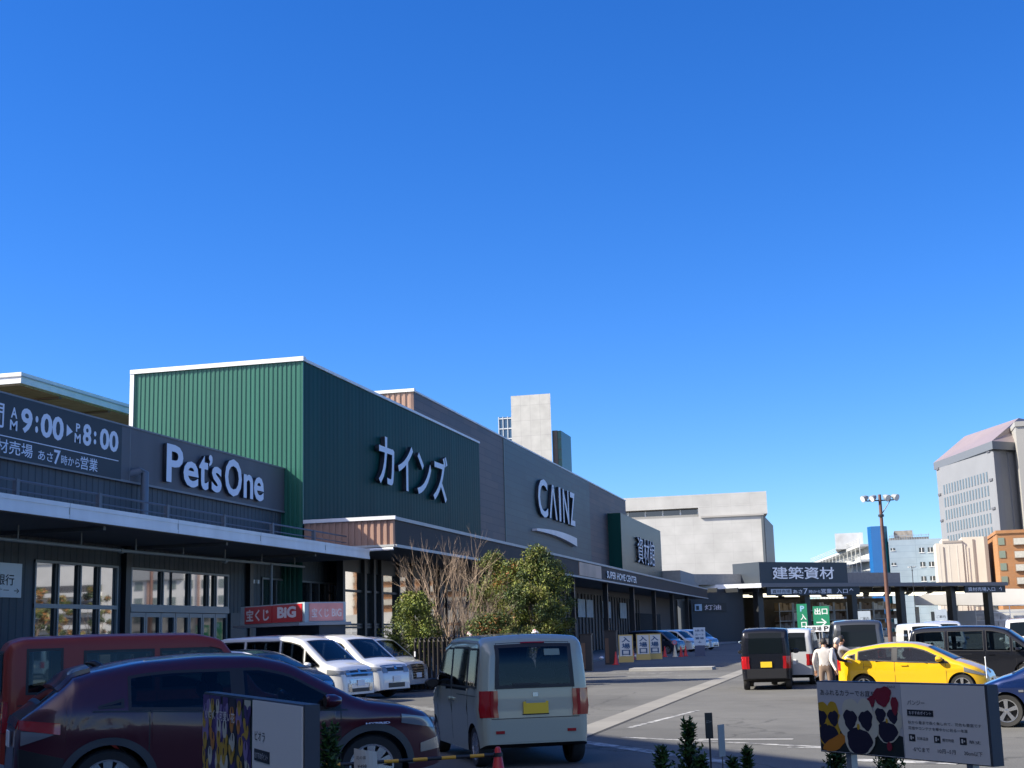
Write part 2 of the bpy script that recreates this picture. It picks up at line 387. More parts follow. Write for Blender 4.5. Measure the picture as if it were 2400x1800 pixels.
# annex box with its own lettering
m = MB(); corrug(m, (-20.5, 120.4, 6.2), (0, 1, 0), (1, 0, 0), 24.9, 6.2, 12.32, .45, .016, 0)
m.quad((-23, 120.4, 6.2), (-20.5, 120.4, 6.2), (-20.5, 120.4, 12.32), (-23, 120.4, 12.32), 1)
m.quad((-20.5, 145.3, 6.2), (-23, 145.3, 6.2), (-23, 145.3, 12.32), (-20.5, 145.3, 12.32), 1)
m.quad((-23, 120.4, 12.32), (-20.5, 120.4, 12.32), (-20.5, 145.3, 12.32), (-23, 145.3, 12.32), 1)
m.quad((-23, 120.4, 6.2), (-23, 145.3, 6.2), (-20.5, 145.3, 6.2), (-20.5, 120.4, 6.2), 1)
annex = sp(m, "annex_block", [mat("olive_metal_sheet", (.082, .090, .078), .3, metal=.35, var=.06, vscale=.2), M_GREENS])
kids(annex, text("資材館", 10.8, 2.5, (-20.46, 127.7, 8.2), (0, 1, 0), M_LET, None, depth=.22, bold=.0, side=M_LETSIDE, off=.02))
m = MB(); m.box(-24, -18.6, 145.4, 158, 6.2, 8.1); m.box(-23.5, -19.3, 158.02, 168, 6.2, 7.4); sp(m, "roof_annex", mat("pale_grey_sheet", (.25, .25, .235), .6, var=.1))
# canopy
cx, cy0, cy1, cz0, cz1 = -17.6, 50.7, 161.5, 5.40, 6.43
m = MB()
corrug(m, (-21.42, cy0, cz0+.02), (1, 0, 0), (0, -1, 0), -21.42*-1+cx-.0, cz0+.02, cz1, .27, .05, 0)
m.quad((cx, cy0, cz0), (cx, cy1, cz0), (cx, cy1, cz1), (cx, cy0, cz1), 1)
m.quad((cx, cy1, cz0), (-22, cy1, cz0), (-22, cy1, cz1), (cx, cy1, cz1), 1)
m.quad((-22, cy0+.05, cz1-.05), (cx, cy0+.05, cz1-.05), (cx, cy1, cz1-.05), (-22, cy1, cz1-.05), 2)
m.quad((-22, cy0, cz0+.02), (-22, cy1, cz0+.02), (cx, cy1, cz0+.02), (cx, cy0, cz0+.02), 3)
canopy = sp(m, "canopy", [M_BROWNS, M_FASCIA, M_ROOFG, M_SOFFIT])
M_TRIMG = mat("grey_metal_trim", (.40, .41, .40), .45, var=.06, vscale=.5)
m = MB(); m.box(-21.42, cx+.06, cy0-.13, cy0-.055, cz1, cz1+.14); kids(canopy, m.build("edge_trim", M_WHITE))
m = MB(); m.box(cx, cx+.07, cy0-.055, cy1, cz1-.02, cz1+.11); m.box(cx, cx+.09, cy0-.06, cy1, cz0-.06, cz0+.05)
m.box(-20.4, cx, cy0-.12, cy0-.055, cz0-.04, cz0+.05); kids(canopy, m.build("edge_trim", M_TRIMG))
m = MB(); m.tube([(-20.9, cy0+.4, cz0-.12), (-19.2, cy0+.4, cz0-.10)], .055, 8); m.tube([(-18.9, cy0-.09, cz0-.13), (-17.65, cy0-.09, cz0-.12)], .06, 8); kids(canopy, m.build("tube_light", mat("white_tube_casing", (.8, .8, .8), .4)))
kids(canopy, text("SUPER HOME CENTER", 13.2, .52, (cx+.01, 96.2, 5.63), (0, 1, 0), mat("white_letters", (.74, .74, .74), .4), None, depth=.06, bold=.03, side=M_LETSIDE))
m = MB(); m.box(cx, cx+.05, 86.6, 94.2, 5.50, 6.36); kids(canopy, m.build("poster_panel", mat("faded_tan_poster", (0.525, 0.362, 0.263), .5, var=.25, vscale=.35)))
# ground floor under the canopy
m = MB(); m.box(-22.0, -21.62, 68.5, 165, 0, 5.4); sp(m, "ground_floor_wall", mat("brown_black_wall", (.060, .056, .054), .6, var=.15, vscale=.4))
m = MB()
for y in [69+1.35*i for i in range(50)]:
    m.box(-21.6, -21.52, y, y+.09, .1, 4.9)
sp(m, "mullion_screen", M_PILLAR)
m = MB()
for y in (76, 88, 100, 112, 124, 136, 148): m.box(-18.6, -18.25, y, y+.35, .12, 5.4)
loose(m, "canopy_post", M_PILLAR, store, mtx=inv)
m = MB(); m.box(-21.615, -21.585, 70, 99, .3, 4.3); m.box(-21.615, -21.585, 130, 150, .3, 3.6); loose(m, "shop_glass", M_DGLASS, store, mtx=inv)
for (a, b) in ((104.8, 107.6), (108.2, 110.9), (115.2, 119.0), (123.8, 127.2)):
    m = MB(); m.box(-21.50, -21.46, a, b, 3.05, 4.45); sp(m, "wall_poster", mat("faded_white_poster", (.42, .44, .43), .6, var=.15, vscale=1.2))
# entrance lobby: tall glass between black posts
m = MB()
for (y0, y1) in ((54.9, 57.2), (57.65, 58.35), (58.8, 59.35), (59.9, 63.9), (64.3, 68.4)): m.box(-21.52, -21.49, y0, y1, .2, 4.72)
loose(m, "entrance_glass", M_WGLASS, store, mtx=inv)
m = MB()
for y in (54.6, 57.22, 58.4, 59.4, 61.9, 63.92, 66.2, 68.4): m.box(-21.6, -21.3, y, y+.26 if y != 61.9 else y+.14, .1, 5.38)
for z in (2.30, 2.42, 3.86): m.box(-21.58, -21.40, 54.9, 68.4, z, z+.09)
m.box(-21.6, -21.45, 54.9, 68.4, 4.72, 5.4)
sp(m, "entrance_frame", M_PILLAR)
m = MB(); m.box(-21.44, -21.40, 62.1, 66.3, .1, 2.3); sp(m, "sliding_door", M_DGLASS)

# ---- rear hall with a wide eave ------------------------------------------
hall = thing("timber_hall", "higher hall with deep white-edged eave and beige slatted soffit behind the signboard wall", "building", (-32, 46, 0))
hm = Matrix.Translation((32, -46, 0))
m = MB(); m.box(-60, -34.6, 50.75, 68, 13.12, 13.6); m.build("roof", M_WHITE, hall, mtx=hm)
m = MB(); m.box(-60, -34.56, 50.71, 68, 13.40, 13.45); m.build("fascia_groove", mat("grey_groove", (.35, .36, .37), .5), hall, mtx=hm)
m = MB()
y = 50.9
while y < 67:
    m.box(-59, -34.75, y, y+.30, 13.06, 13.116); y += .35
m.build("soffit_slats", mat("beige_timber_slats", (0.343, 0.257, 0.165), .6, var=.12, vscale=1), hall, mtx=hm)
m = MB(); m.box(-59, -34.8, 54.0, 54.2, 12.98, 13.056); m.box(-59, -34.8, 58.2, 58.4, 12.98, 13.056); loose(m, "soffit_beam", mat("brown_beam", (.14, .1, .07), .6), hall, mtx=hm)
m = MB(); m.box(-59.5, -44, 53, 68, 0, 12.97); m.build("wall", M_WALLD, hall, mtx=hm)

# ---- pet shop wing --------------------------------------------------------
pet = thing("pet_shop_wing", "low slate grey shop wing with opening hours signboard and glazed front", "shop", (-22.4, 36, 0))
pm = Matrix.Translation((22.4, -36, 0))
def pk(o, p=None): o.data.transform(pm); o.parent = p or pet; return o
wx = -22.4
m = MB()
def wallq(y0, y1, z0, z1): corrug(m, (wx, y0, z0), (0, 1, 0), (1, 0, 0), y1-y0, z0, z1, .33, .02, 0)
wallq(22, 33.8, 0, 4.9); wallq(33.8, 45.95, 4.3, 4.9); wallq(38.24, 39.0, 0, 4.3); wallq(45.95, 48.75, 0, 4.3); wallq(45.95, 57.5, 4.3, 5.2)
wallq(56.7, 57.5, 0, 4.3); wallq(22, 50.66, 4.9, 6.95); wallq(33.8, 38.24, 0, .5)
m.box(-60, wx-.8, 22, 50.6, 0, 4.9, 1); m.box(-28.9, wx-.1, 22, 50.62, 4.9, 8.5, 1)
m.box(-28, wx-.8, 50.75, 57.5, 0, 5.2, 1)
pk(m.build("wall", [M_WALLD, mat("dark_shop_interior", (.02, .02, .02), .8)]))
m = MB(); m.box(wx-.1, wx+.13, 22, 50.66, 6.95, 8.67); panel = pk(m.build("sign_panel", M_PANEL))
m = MB(); m.box(wx-.12, wx+.16, 22, 50.67, 8.67, 8.72); m.box(wx+.125, wx+.135, 38.6, 38.63, 6.95, 8.67); m.box(wx+.125, wx+.16, 22, 50.66, 6.90, 6.97); pk(m.build("panel_trim", mat("slate_trim", (.16, .17, .18), .5)))
m = MB(); m.box(wx+.13, wx+.17, 23, 38.03, 6.95, 8.66); board = pk(m.build("signboard", M_BOARD))
px = wx+.17
TW = mat("pale_sign_letters", (0, 0, 0))
def bt(s, y0, y1, z0, z1, b=.02): pk(text(s, y1-y0, z1-z0, (px, y0, z0), (0, 1, 0), M_LET, None, bold=b if ord(s[0]) < 128 else .006), board)
bt("A", 32.21, 32.50, 8.06, 8.36); bt("M", 32.18, 32.52, 7.72, 8.00)
bt("9", 32.68, 33.22, 7.72, 8.42, .03); bt("00", 33.62, 34.78, 7.72, 8.42, .03); bt(":", 33.36, 33.50, 7.80, 8.28, .05)
bt("▶", 34.93, 35.25, 7.90, 8.26, 0); bt("P", 35.42, 35.64, 8.11, 8.36); bt("M", 35.36, 35.68, 7.78, 8.06)
bt("8", 35.80, 36.26, 7.76, 8.42, .03); bt(":", 36.40, 36.54, 7.86, 8.26, .05); bt("00", 36.74, 37.82, 7.76, 8.42, .03)
bt("営業時間", 28.9, 31.9, 7.72, 8.42)
m = MB(); m.box(px, px+.012, 27, 37.84, 7.50, 7.525); pk(m.build("rule_line", M_LET), board)
bt("資材売場", 31.05, 33.28, 7.05, 7.43); bt("あさ", 33.55, 34.28, 7.06, 7.33); bt("7", 34.33, 34.66, 7.02, 7.44); bt("時から", 34.70, 35.68, 7.05, 7.33); bt("営業", 35.72, 36.66, 7.03, 7.42)
for s, y0, y1, z0, z1 in (("P", 40.70, 41.85, 7.16, 8.44), ("e", 41.88, 42.98, 7.13, 8.02), ("t", 43.02, 43.72, 7.13, 8.34), ("’", 43.74, 44.02, 8.0, 8.42), ("s", 43.98, 44.76, 7.13, 8.05), ("O", 45.02, 46.42, 7.11, 8.48), ("n", 46.58, 47.40, 7.15, 8.05), ("e", 47.48, 48.36, 7.13, 8.05)):
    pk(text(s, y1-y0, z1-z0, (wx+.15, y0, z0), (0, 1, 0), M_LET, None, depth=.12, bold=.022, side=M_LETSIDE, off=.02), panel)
# wall pipe with elbow
m = MB(); m.tube([(wx+.05, 38.75, 7.22), (wx+.32, 38.9, 7.3), (wx+.4, 39.1, 7.28), (wx+.4, 39.1, 5.35)], .13, 10); pk(m.build("vent_pipe", mat("slate_pipe", (.12, .15, .18), .5), smooth=40))
# canopy
kx = -18.64
m = MB(); m.box(wx+.02, kx, 22, 50.58, 4.93, 5.28, 0); m.box(wx+.02, kx-.1, 22, 50.57, 4.90, 4.93, 1)
pcan = pk(m.build("canopy", [M_WHITE, M_SOFFIT]))
m = MB(); m.box(kx, kx+.03, 22, 50.58, 4.91, 5.02); m.box(kx, kx+.03, 22, 50.58, 5.19, 5.30); m.box(kx-.001, kx+.012, 22, 50.58, 5.02, 5.19)
for y in (29.5, 35.0, 40.5, 46.0): m.box(kx+.002, kx+.034, y, y+.015, 4.91, 5.30, 1)
pk(m.build("gutter", [M_WHITE, M_TRIMG]), pcan)
m = MB()
for k in range(4): m.box(wx+.1, kx-.3, 24.5+7.1*k, 24.62+7.1*k, 4.80, 4.898)
loose(m, "canopy_beam", M_SOFFIT, pcan, mtx=pm)
# railing above the canopy
m = MB()
for y in [24.9+3.7*i for i in range(7)]: m.box(-19.62, -19.50, y, y+.12, 5.28, 5.86)
m.tube([(-19.56, 22, 5.83), (-19.56, 50.5, 5.83)], .03, 6); m.tube([(-19.56, 22, 5.58), (-19.56, 50.5, 5.58)], .02, 6)
m.box(-19.62, -19.52, 22, 50.5, 5.28, 5.40)
pk(m.build("railing", mat("slate_railing", (.09, .11, .13), .5)))
# sprinkler pipe under the canopy
m = MB(); m.tube([(-20.5, 22, 4.50), (-20.5, 36, 4.52), (-20.5, 48.5, 4.60)], .05, 8)
for y in [24.4+2.9*i for i in range(9)]: m.tube([(-20.5, y, 4.55), (-20.5, y, 4.9)], .022, 6)
for y in (27.5, 35.2, 41.8): m.tube([(-20.5, y-.08, 4.51), (-20.5, y+.08, 4.51)], .075, 8)
m.tube([(-20.45, 45.4, 4.58), (-20.45, 45.4, 0.0)], .055, 8)
pk(m.build("sprinkler_pipe", mat("grey_pipe", (.22, .23, .22), .5), smooth=50))
# windows: each is a window with frame and glass
def window(y0, y1, z0, z1, muls, trans, name="window", glass=M_WGLASS):
    m = MB(); m.box(wx-.05, wx-.03, y0, y1, z0, z1); w = pk(m.build(name, glass))
    m = MB(); f = .07
    for (a, b, c, d) in [(y0, y1, z1-f, z1), (y0, y1, z0, z0+f)] + [(y0, y1, t-.06, t+.06) for t in trans]: m.box(wx-.02, wx+.06, a, b, c, d)
    for y in [y0, y1-f] + muls: m.box(wx-.018, wx+.058, y, y+f, z0+.01, z1-.01)
    pk(m.build("frame", M_FRAMEC), w)
    m = MB()
    for y in muls: m.box(wx-.025, wx+.03, y-.12, y, z0+.02, z1-.08)
    if muls: loose(m, "mullion", M_PILLAR, w, mtx=pm)
window(33.8, 38.24, .5, 4.28, [34.95, 36.1, 37.15], [3.0])
window(39.0, 45.92, 3.05, 4.28, [41.05, 42.95, 44.3, 44.9], [])
window(48.8, 56.68, 1.9, 4.28, [50.1, 51.3, 52.6, 53.6, 54.5, 55.5], [])
for i in range(7):
    y0 = 39.05+.98*i
    m = MB(); m.box(wx-.06, wx-.04, y0, y0+.95, .1, 2.86); dr = pk(m.build("glass_door", M_DGLASS))
    m = MB(); m.box(wx-.035, wx+.03, y0, y0+.09, .1, 2.86); m.box(wx-.035, wx+.03, y0+.86, y0+.95, .1, 2.86); m.box(wx-.034, wx+.028, y0+.09, y0+.86, 2.72, 2.86); m.box(wx-.034, wx+.028, y0+.09, y0+.86, .1, .25)
    pk(m.build("frame", M_FRAMEC), dr)
m = MB(); m.box(wx-.04, wx+.08, 39.0, 45.92, 2.88, 3.05); pk(m.build("door_header", M_FRAMEC))
m = MB()
for y in (38.45, 47.4, 57.0): m.box(wx+.02, wx+.20, y, y+.3, 0, 4.9)
loose(m, "pilaster", M_PILLAR, pet, mtx=pm)
m = MB(); m.box(wx+.03, wx+.14, 47.75, 47.95, 4.02, 4.16); m.box(wx+.03, wx+.14, 48.2, 48.34, 4.02, 4.16); loose(m, "wall_lamp", M_WHITE, pet, mtx=pm)
m = MB(); m.box(wx-.1, wx+.12, 45.96, 48.7, .1, 2.9); pk(m.build("shutter_box", mat("slate_shutter", (.05, .055, .06), .5)))
# bank signboard on the wall
bank = thing("bank_sign", "white bank sign with black characters and an arrow on the slate wall", "sign", (wx+.06, 31.5, 3.6))
m = MB(); m.box(-.03, .03, -1.7, 1.62, -.40, .52); sb_ = m.build("sign_plate", mat("sky_grey_sign_plate", (.46, .50, .53), .25), bank)
def bkt(s, y0, y1, z0, z1): text(s, y1-y0, z1-z0, (.031, y0, z0), (0, 1, 0), M_INK, sb_, bold=.008)
bkt("銀行", .45, 1.27, -.08, .22); bkt("野", -.02, .40, -.08, .22); bkt("コーナー", -.1, 1.05, -.28, -.14); bkt("→", 1.28, 1.52, -.29, -.15)

# ---- lottery booth ----------------------------------------------------------
lot = thing("lottery_booth", "lottery booth with red sign band standing under the grey canopy beside the pet shop", "booth", (-17.70, 42.0, 0), R(-41))
m = MB(); m.box(-5.0, 0, .02, 1.45, 0, 1.0); m.box(-5.0, 0, .5, 1.45, 1.0, 2.36); m.build("body", mat("dark_booth_wall", (.035, .04, .05), .6), lot)
m = MB(); m.box(-5.1, .1, -.05, .5, .98, 1.04); m.box(-5.2, .15, -.3, 1.6, 2.33, 2.42); m.build("counter", mat("grey_counter", (.2, .22, .25), .5), lot)
m = MB(); m.box(-5.12, .02, -.04, 1.47, 2.42, 3.08); band = m.build("sign_band", mat("pale_blue_band", (.30, .38, .42), .4), lot)
m = MB(); m.box(-4.72, -2.45, -.07, -.041, 2.46, 3.04); m.box(-2.40, -.14, -.07, -.041, 2.46, 3.04); loose(m, "red_sign", mat("red_sign_face", (.42, .016, .022), .35), band)
WL = mat("white_sign_letters", (.66, .64, .66), .4)
text("宝くじ", 1.9, .42, (-4.56, -.071, 2.54), (1, 0, 0), WL, band, bold=.03); text("BiG", 1.45, .38, (-2.0, -.071, 2.60), (1, 0, 0), WL, band, bold=.05)
m = MB(); m.box(.021, .05, .12, 1.36, 2.46, 3.04); m.build("sunlit_sign", mat("sunlit_pink_sign", (.62, .26, .24), .4, var=.12, vscale=2), band)  # pink stands for sunlight washing out the red of this end sign
WL2 = mat("sunlit_letters", (.66, .56, .55), .5)  # letters tinted with the same painted sunlight
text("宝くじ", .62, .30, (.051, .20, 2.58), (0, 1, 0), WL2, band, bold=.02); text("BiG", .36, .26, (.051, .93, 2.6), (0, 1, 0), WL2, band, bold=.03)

# ---- building materials hall (turned about 46 degrees) ---------------------
U = Vector((.695, .719, 0)); V = Vector((-.719, .695, 0)); O0 = Vector((-12.0, 172.0, 0))
matl = thing("materials_hall", "dark open-fronted building materials hall with a large white-lettered sign on its roof edge", "hall", tuple(O0))
mi_ = Matrix.Translation(-O0)
def wv(u, v, z): q = O0 + U*u + V*v; return (q.x, q.y, z)
def wbox(m, u0, u1, v0, v1, z0, z1, mi=0):
    m.hexa([wv(u0, v0, 0)[:2], wv(u1, v0, 0)[:2], wv(u1, v1, 0)[:2], wv(u0, v1, 0)[:2]], z0, z1, mi)
def wk(o, p=None): o.data.transform(mi_); o.parent = p or matl; return o
m = MB(); wbox(m, 0, 46, 0, 26, 6.80, 7.28); slab = wk(m.build("roof", mat("blue_grey_roof_edge", (.115, .122, .14), .5)))
m = MB(); m.hexa([(-27, 171.9), (-12.05, 171.9), (-20, 188), (-27, 188)], 6.74, 7.28); wk(m.build("white_eave", M_WHITE))
m = MB(); wbox(m, -11, 8, 4, 24, 7.28, 8.6); wk(m.build("roof_step", mat("pale_grey_sheet", (.25, .25, .235), .6)))
m = MB(); wbox(m, 15, 31, 6, 14, 7.28, 8.9); wk(m.build("roof_unit", mat("taupe_roof_unit", (0.198, 0.185, 0.175), .6, var=.1)))
m = MB(); wbox(m, .2, 15.3, .5, 5.5, 7.30, 9.92); sgn = wk(m.build("roof_sign", mat("navy_sign_box", (.026, .034, .044), .45)))
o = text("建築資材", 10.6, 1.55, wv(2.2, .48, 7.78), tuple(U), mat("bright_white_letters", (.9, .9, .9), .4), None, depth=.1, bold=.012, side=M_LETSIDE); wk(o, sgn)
m = MB(); wbox(m, 1.0, 17, .2, .35, 5.75, 6.78); hb = wk(m.build("hanging_sign", M_BOARD))
m = MB(); wbox(m, 1.6, 5.0, .14, .19, 5.95, 6.55); wk(m.build("sign_label", mat("pale_label", (.40, .46, .52), .5)), hb)
for s, u0, u1, z0, z1, mm in (("資材売場", 1.8, 4.8, 6.02, 6.48, M_BOARD), ("あさ", 5.3, 6.9, 6.0, 6.45, M_LET), ("7", 7.1, 7.8, 5.92, 6.62, M_LET), ("時から", 8.0, 10.0, 6.0, 6.4, M_LET), ("営業", 10.1, 12.0, 5.95, 6.55, M_LET), ("入口", 12.8, 14.8, 5.95, 6.55, M_LET), ("↑", 15.1, 15.8, 5.95, 6.6, M_LET)):
    wk(text(s, u1-u0, z1-z0, wv(u0, .13 if s == "資材売場" else .19, z0), tuple(U), mm, None, bold=.006), hb)
m = MB(); wbox(m, 37.2, 45.6, .2, .35, 5.85, 6.78); hb2 = wk(m.build("hanging_sign", M_BOARD))
wk(text("資材売場入口", 5.6, .55, wv(37.8, .19, 6.05), tuple(U), M_LET, None, bold=.004), hb2); wk(text("↑", .6, .6, wv(44.3, .19, 6.03), tuple(U), M_LET, None, bold=.015), hb2)
for u in (.3, 8.2, 16.5, 25.5, 35.5, 43.0):
    m = MB(); wbox(m, u, u+.9, 1.2, 2.1, 0, 6.79); wk(m.build("column", M_PILLAR))
m = MB(); wbox(m, -11.3, 31, 24, 24.4, 0, 6.75); wbox(m, -11.3, -11, 0, 24, 0, 6.7); wbox(m, -11.0, -.5, 3.0, 3.3, 0, 6.7); wk(m.build("wall", mat("charcoal_wall", (.03, .036, .043), .6)))
m = MB()
rnd = random.Random(3)
for k in range(16):
    u = -10+3.3*k; wbox(m, u, u+.12, .6, 23, 6.25, 6.76)
for v in (4, 10, 16, 22): wbox(m, -10.9, 45.8, v, v+.14, 6.12, 6.5)
wk(m.build("roof_truss", M_PILLAR))
m = MB()
for v in (2.6, 6.5, 10.5, 14.5):
    for k in range(11): 
        u = 1+4.1*k; wbox(m, u, u+2.6, v, v+.3, 6.0, 6.08)
loose(m, "strip_light", mat("lit_fluorescent_tube", (.8, .8, .7), .5, emit=(1.0, .93, .72, 1.1)), matl, mtx=mi_)
# racks of timber and boards inside
tm = [mat("stacked_timber", (.30, .21, .12), .7, var=.3, vscale=1.5), mat("grey_boards", (.20, .20, .19), .7, var=.3, vscale=1), mat("brown_boards", (.12, .085, .06), .7, var=.2, vscale=1), mat("white_sheet_stack", (.45, .45, .43), .6, var=.2)]
for k in range(9):
    u = 10+2.5*k; m = MB()
    wbox(m, u, u+.1, 8, 8.1, 0, 5.0); wbox(m, u+2.3, u+2.4, 8, 8.1, 0, 5.0)
    for z in (1.3, 2.6, 3.9): wbox(m, u, u+2.4, 8, 9, z, z+.08)
    rk = wk(m.build("rack", M_STEEL))
    for z in (.1, 1.4, 2.7, 4.0):
        m = MB(); uu = u+.12
        while uu < u+2.1:
            w_ = rnd.uniform(.15, .6); wbox(m, uu, min(uu+w_, u+2.28), 7.95+rnd.uniform(0, .2), 9, z, z+rnd.uniform(.4, 1.05)); uu += w_+.03
        wk(m.build("boards", tm[(k+int(z))%4]), rk)
m = MB(); wbox(m, 10.5, 34, 12.2, 12.4, 0, 5.6); wk(m.build("partition", mat("brown_partition", (.07, .058, .05), .7, var=.3, vscale=.6)))
# lamp-oil sign on the dark return wall
oil = thing("lamp_oil_sign", "small sign with a blue pump symbol on the dark wall below the white eave", "sign", tuple(O0+U*-8.6+V*2.9))
m = MB(); m.obox((0, 0, 4.0), tuple(U), tuple(-V), (0, 0, 1), 5.2, .05, 1.0); ob = m.build("sign_plate", mat("black_sign_plate", (.012, .012, .014), .5), oil)
m = MB(); m.obox(tuple(U*.15-V*.06+Vector((0, 0, 4.1))), tuple(U), tuple(-V), (0, 0, 1), 1.1, .02, .8); m.build("pump_symbol", mat("pale_blue_symbol", (.35, .48, .60), .5), ob)
for s, a, b in (("■", .35, .8),): text(s, b-a, .5, tuple(U*a-V*.085+Vector((0, 0, 4.2))), tuple(U), M_BOARD, ob)
text("灯油", 2.6, .62, tuple(U*1.7-V*.055+Vector((0, 0, 4.18))), tuple(U), mat("rosy_white_letters", (.62, .55, .58), .5), ob, bold=.01)

# ---- distant buildings ------------------------------------------------------
def btag(name, label, loc): return thing(name, label, "building", loc)
M_TILE = brickmat("pale_concrete_panels", (.40, .397, .38), (.385, .382, .365), (.32, .318, .305), 3.2, 1.6, (0, 2), .75, .018, 0)
wb = btag("white_hall", "large white windowless hall clad in pale panels behind the roof of the store", (-30, 232, 0))
wm = Matrix.Translation((30, -232, 0))
m = MB(); m.box(-75, -15.35, 230, 254, 0, 20.55); m.build("lower_block", M_TILE, wb, mtx=wm)
m = MB(); m.box(-75, -26.0, 230.5, 254, 20.55, 21.0); m.box(-75, -26, 232, 254, 21.0, 22.3); m.build("recess", M_ROOFG, wb, mtx=wm)
m = MB(); m.hexa([(-75, 230.15), (-14.4, 230.15), (-17, 252), (-75, 252)], 22.1, 24.3); m.hexa([(-25.9, 230.15), (-14.4, 230.15), (-17, 252), (-25.9, 252)], 20.56, 22.09); m.build("upper_block", M_TILE, wb, mtx=wm)
m = MB(); m.box(-75, -26, 231.9, 231.98, 20.9, 22.0); wr = m.build("window", M_DGLASS, wb, mtx=wm)
m = MB()
for x in [-26-3.0*k for k in range(12)]: m.box(x-.25, x, 231.75, 231.89, 20.9, 22.0)
m.build("frame", M_WHITE, wr, mtx=wm)
m = MB(); m.box(-15.34, -15.0, 230.3, 253.6, 0, 20.2); m.box(-15.5, -15.1, 229.8, 230.0, 0, 20.6); m.build("side_cladding", [mat("slate_cladding", (.075, .09, .10), .5)], wb, mtx=wm)
m = MB(); m.box(-25.5, -15.0, 229.7, 230.0, 20.3, 20.6); m.build("ledge", mat("warm_grey_ledge", (0.297, 0.284, 0.264), .7), wb, mtx=wm)
tw = btag("stair_tower", "tall pale concrete tower with blue glass on one flank and dark glass on the other", (-90, 380, 0)); twm = Matrix.Translation((90, -380, 0))
m = MB(); m.hexa([(-95.7, 380), (-83.9, 380), (-88.6, 396), (-98, 396)], 0, 70.5); m.build("shaft", brickmat("tower_concrete_panels", (.40, .395, .37), (.385, .38, .355), (.30, .295, .28), 2.9, 4.5, (0, 2), .75, .05, 0), tw, mtx=twm)
m = MB(); m.box(-99.8, -95.71, 381, 395, 0, 64.6); gl = m.build("blue_glass", mat("blue_curtain_glass", (.035, .085, .16), .5, spec=.2), tw, mtx=twm)
m = MB()
for z in range(4, 65, 3): m.box(-99.9, -95.72, 380.85, 380.99, z, z+.3)
for x in (-99.9, -98.6, -97.2, -95.95): m.box(x, x+.2, 380.8, 380.84, 0, 64.7)
m.build("frame", mat("pale_mullions", (.45, .48, .5), .5), gl, mtx=twm)
m = MB(); m.box(-83.89, -82.4, 381, 395, 0, 59.7); m.build("dark_flank", mat("dark_brown_flank", (.045, .035, .035), .5), tw, mtx=twm)
m = MB(); m.box(-82.39, -81.3, 381.2, 395, 0, 59.6); g2 = m.build("green_glass", mat("green_curtain_glass", (.012, .07, .07), .35, spec=.3), tw, mtx=twm)
m = MB()
for z in range(3, 60, 3): m.box(-82.38, -81.25, 381.05, 381.19, z, z+.25)
m.build("frame", M_PILLAR, g2, mtx=twm)
# pale blue factory, its blue tower and the open parking deck beside it
bt_ = btag("blue_tower", "bright blue windowless tower beside the pale blue building", (4, 303, 0))
m = MB(); pts = [(-2.05, 1.5), (-1.35, 0), (1.1, -.3), (2.0, 1.2), (2.0, 6), (-2.05, 6)]
m.hexa(pts, 0, 22.65); m.build("shaft", mat("bright_blue_cladding", (0.006, 0.079, 0.243), .4, var=.05, vscale=.4), bt_)
m = MB(); m.hexa([(1.13, -.32), (2.04, 1.17), (2.04, 6), (1.95, 6), (1.95, 1.3), (1.1, -.1)], 0, 22.6); m.build("teal_flank", mat("teal_cladding", (0.007, 0.106, 0.145), .4), bt_)
pb = btag("pale_blue_building", "pale blue panelled building with pairs of small square windows between blue tower and beige building", (11.5, 305, 0)); pbm = Matrix.Translation((-11.5, -305, 0))
m = MB(); m.box(6.1, 17.1, 301, 318, 0, 19.4); m.build("wall", brickmat("pale_blue_panels", (.23, .30, .355), (.24, .305, .355), (.18, .24, .29), 30, 1.3, (0, 2), .6, .04, 0), pb, mtx=pbm)
m = MB(); m.box(6.3, 14.5, 303, 315, 19.4, 20.0); m.box(7.5, 11.3, 305, 312, 20.0, 21.6); m.build("roof_plant", mat("weathered_plant", (0.238, 0.218, 0.191), .7, var=.3, vscale=1.2), pb, mtx=pbm)
m = MB()
for k in range(17): m.box(6.4+.5*k, 6.5+.5*k, 302.8, 302.9, 19.4, 20.5+.3*math.sin(k*2.1))
m.box(6.3, 14.6, 302.75, 302.85, 20.35, 20.45); m.build("roof_railing", mat("grey_railing", (.22, .25, .28), .5), pb, mtx=pbm)
def bwin(x0, x1, z0, z1, yy, par, mx):
    m = MB(); m.box(x0, x1, yy-.05, yy-.01, z0, z1); w = m.build("window", M_DGLASS, par, mtx=mx)
    m = MB(); xm = (x0+x1)/2; m.box(xm-.05, xm+.05, yy-.1, yy-.051, z0, z1); m.box(x0-.08, x1+.08, yy-.12, yy-.06, z0-.1, z0); m.build("frame", M_WHITE, w, mtx=mx)
for z in (16.6, 13.6, 10.6, 7.6):
    for x in (12.2, 13.95): bwin(x, x+1.0, z, z+1.0, 301, pb, pbm)
for z in (17.2, 14.1): bwin(6.4, 7.3, z, z+.55, 301, pb, pbm)
dk = btag("parking_deck", "white open parking deck with stacked railings showing above the big white-lettered sign", (-3, 320, 0))
dkm = Matrix.Translation((3, -320, 0))
pdA = Vector((.15, 311, 0)); pdB = Vector((-13.6, 395, 0)); dv = (pdB-pdA).normalized(); dn = Vector((dv.y, -dv.x, 0)); Ld = (pdB-pdA).length
m = MB()
for z in (4.6, 8.2, 11.9, 15.6, 18.9): m.obox(tuple(pdA+Vector((0, 0, z))), tuple(dv), tuple(dn), (0, 0, 1), Ld, 10, .5)
m.obox(tuple(pdA+dn*2), tuple(dv), tuple(dn), (0, 0, 1), Ld, 8, 19); m.build("deck", mat("white_deck_panels", (0.446, 0.465, 0.476), .6, var=.15, vscale=.5), dk, mtx=dkm)
m = MB()
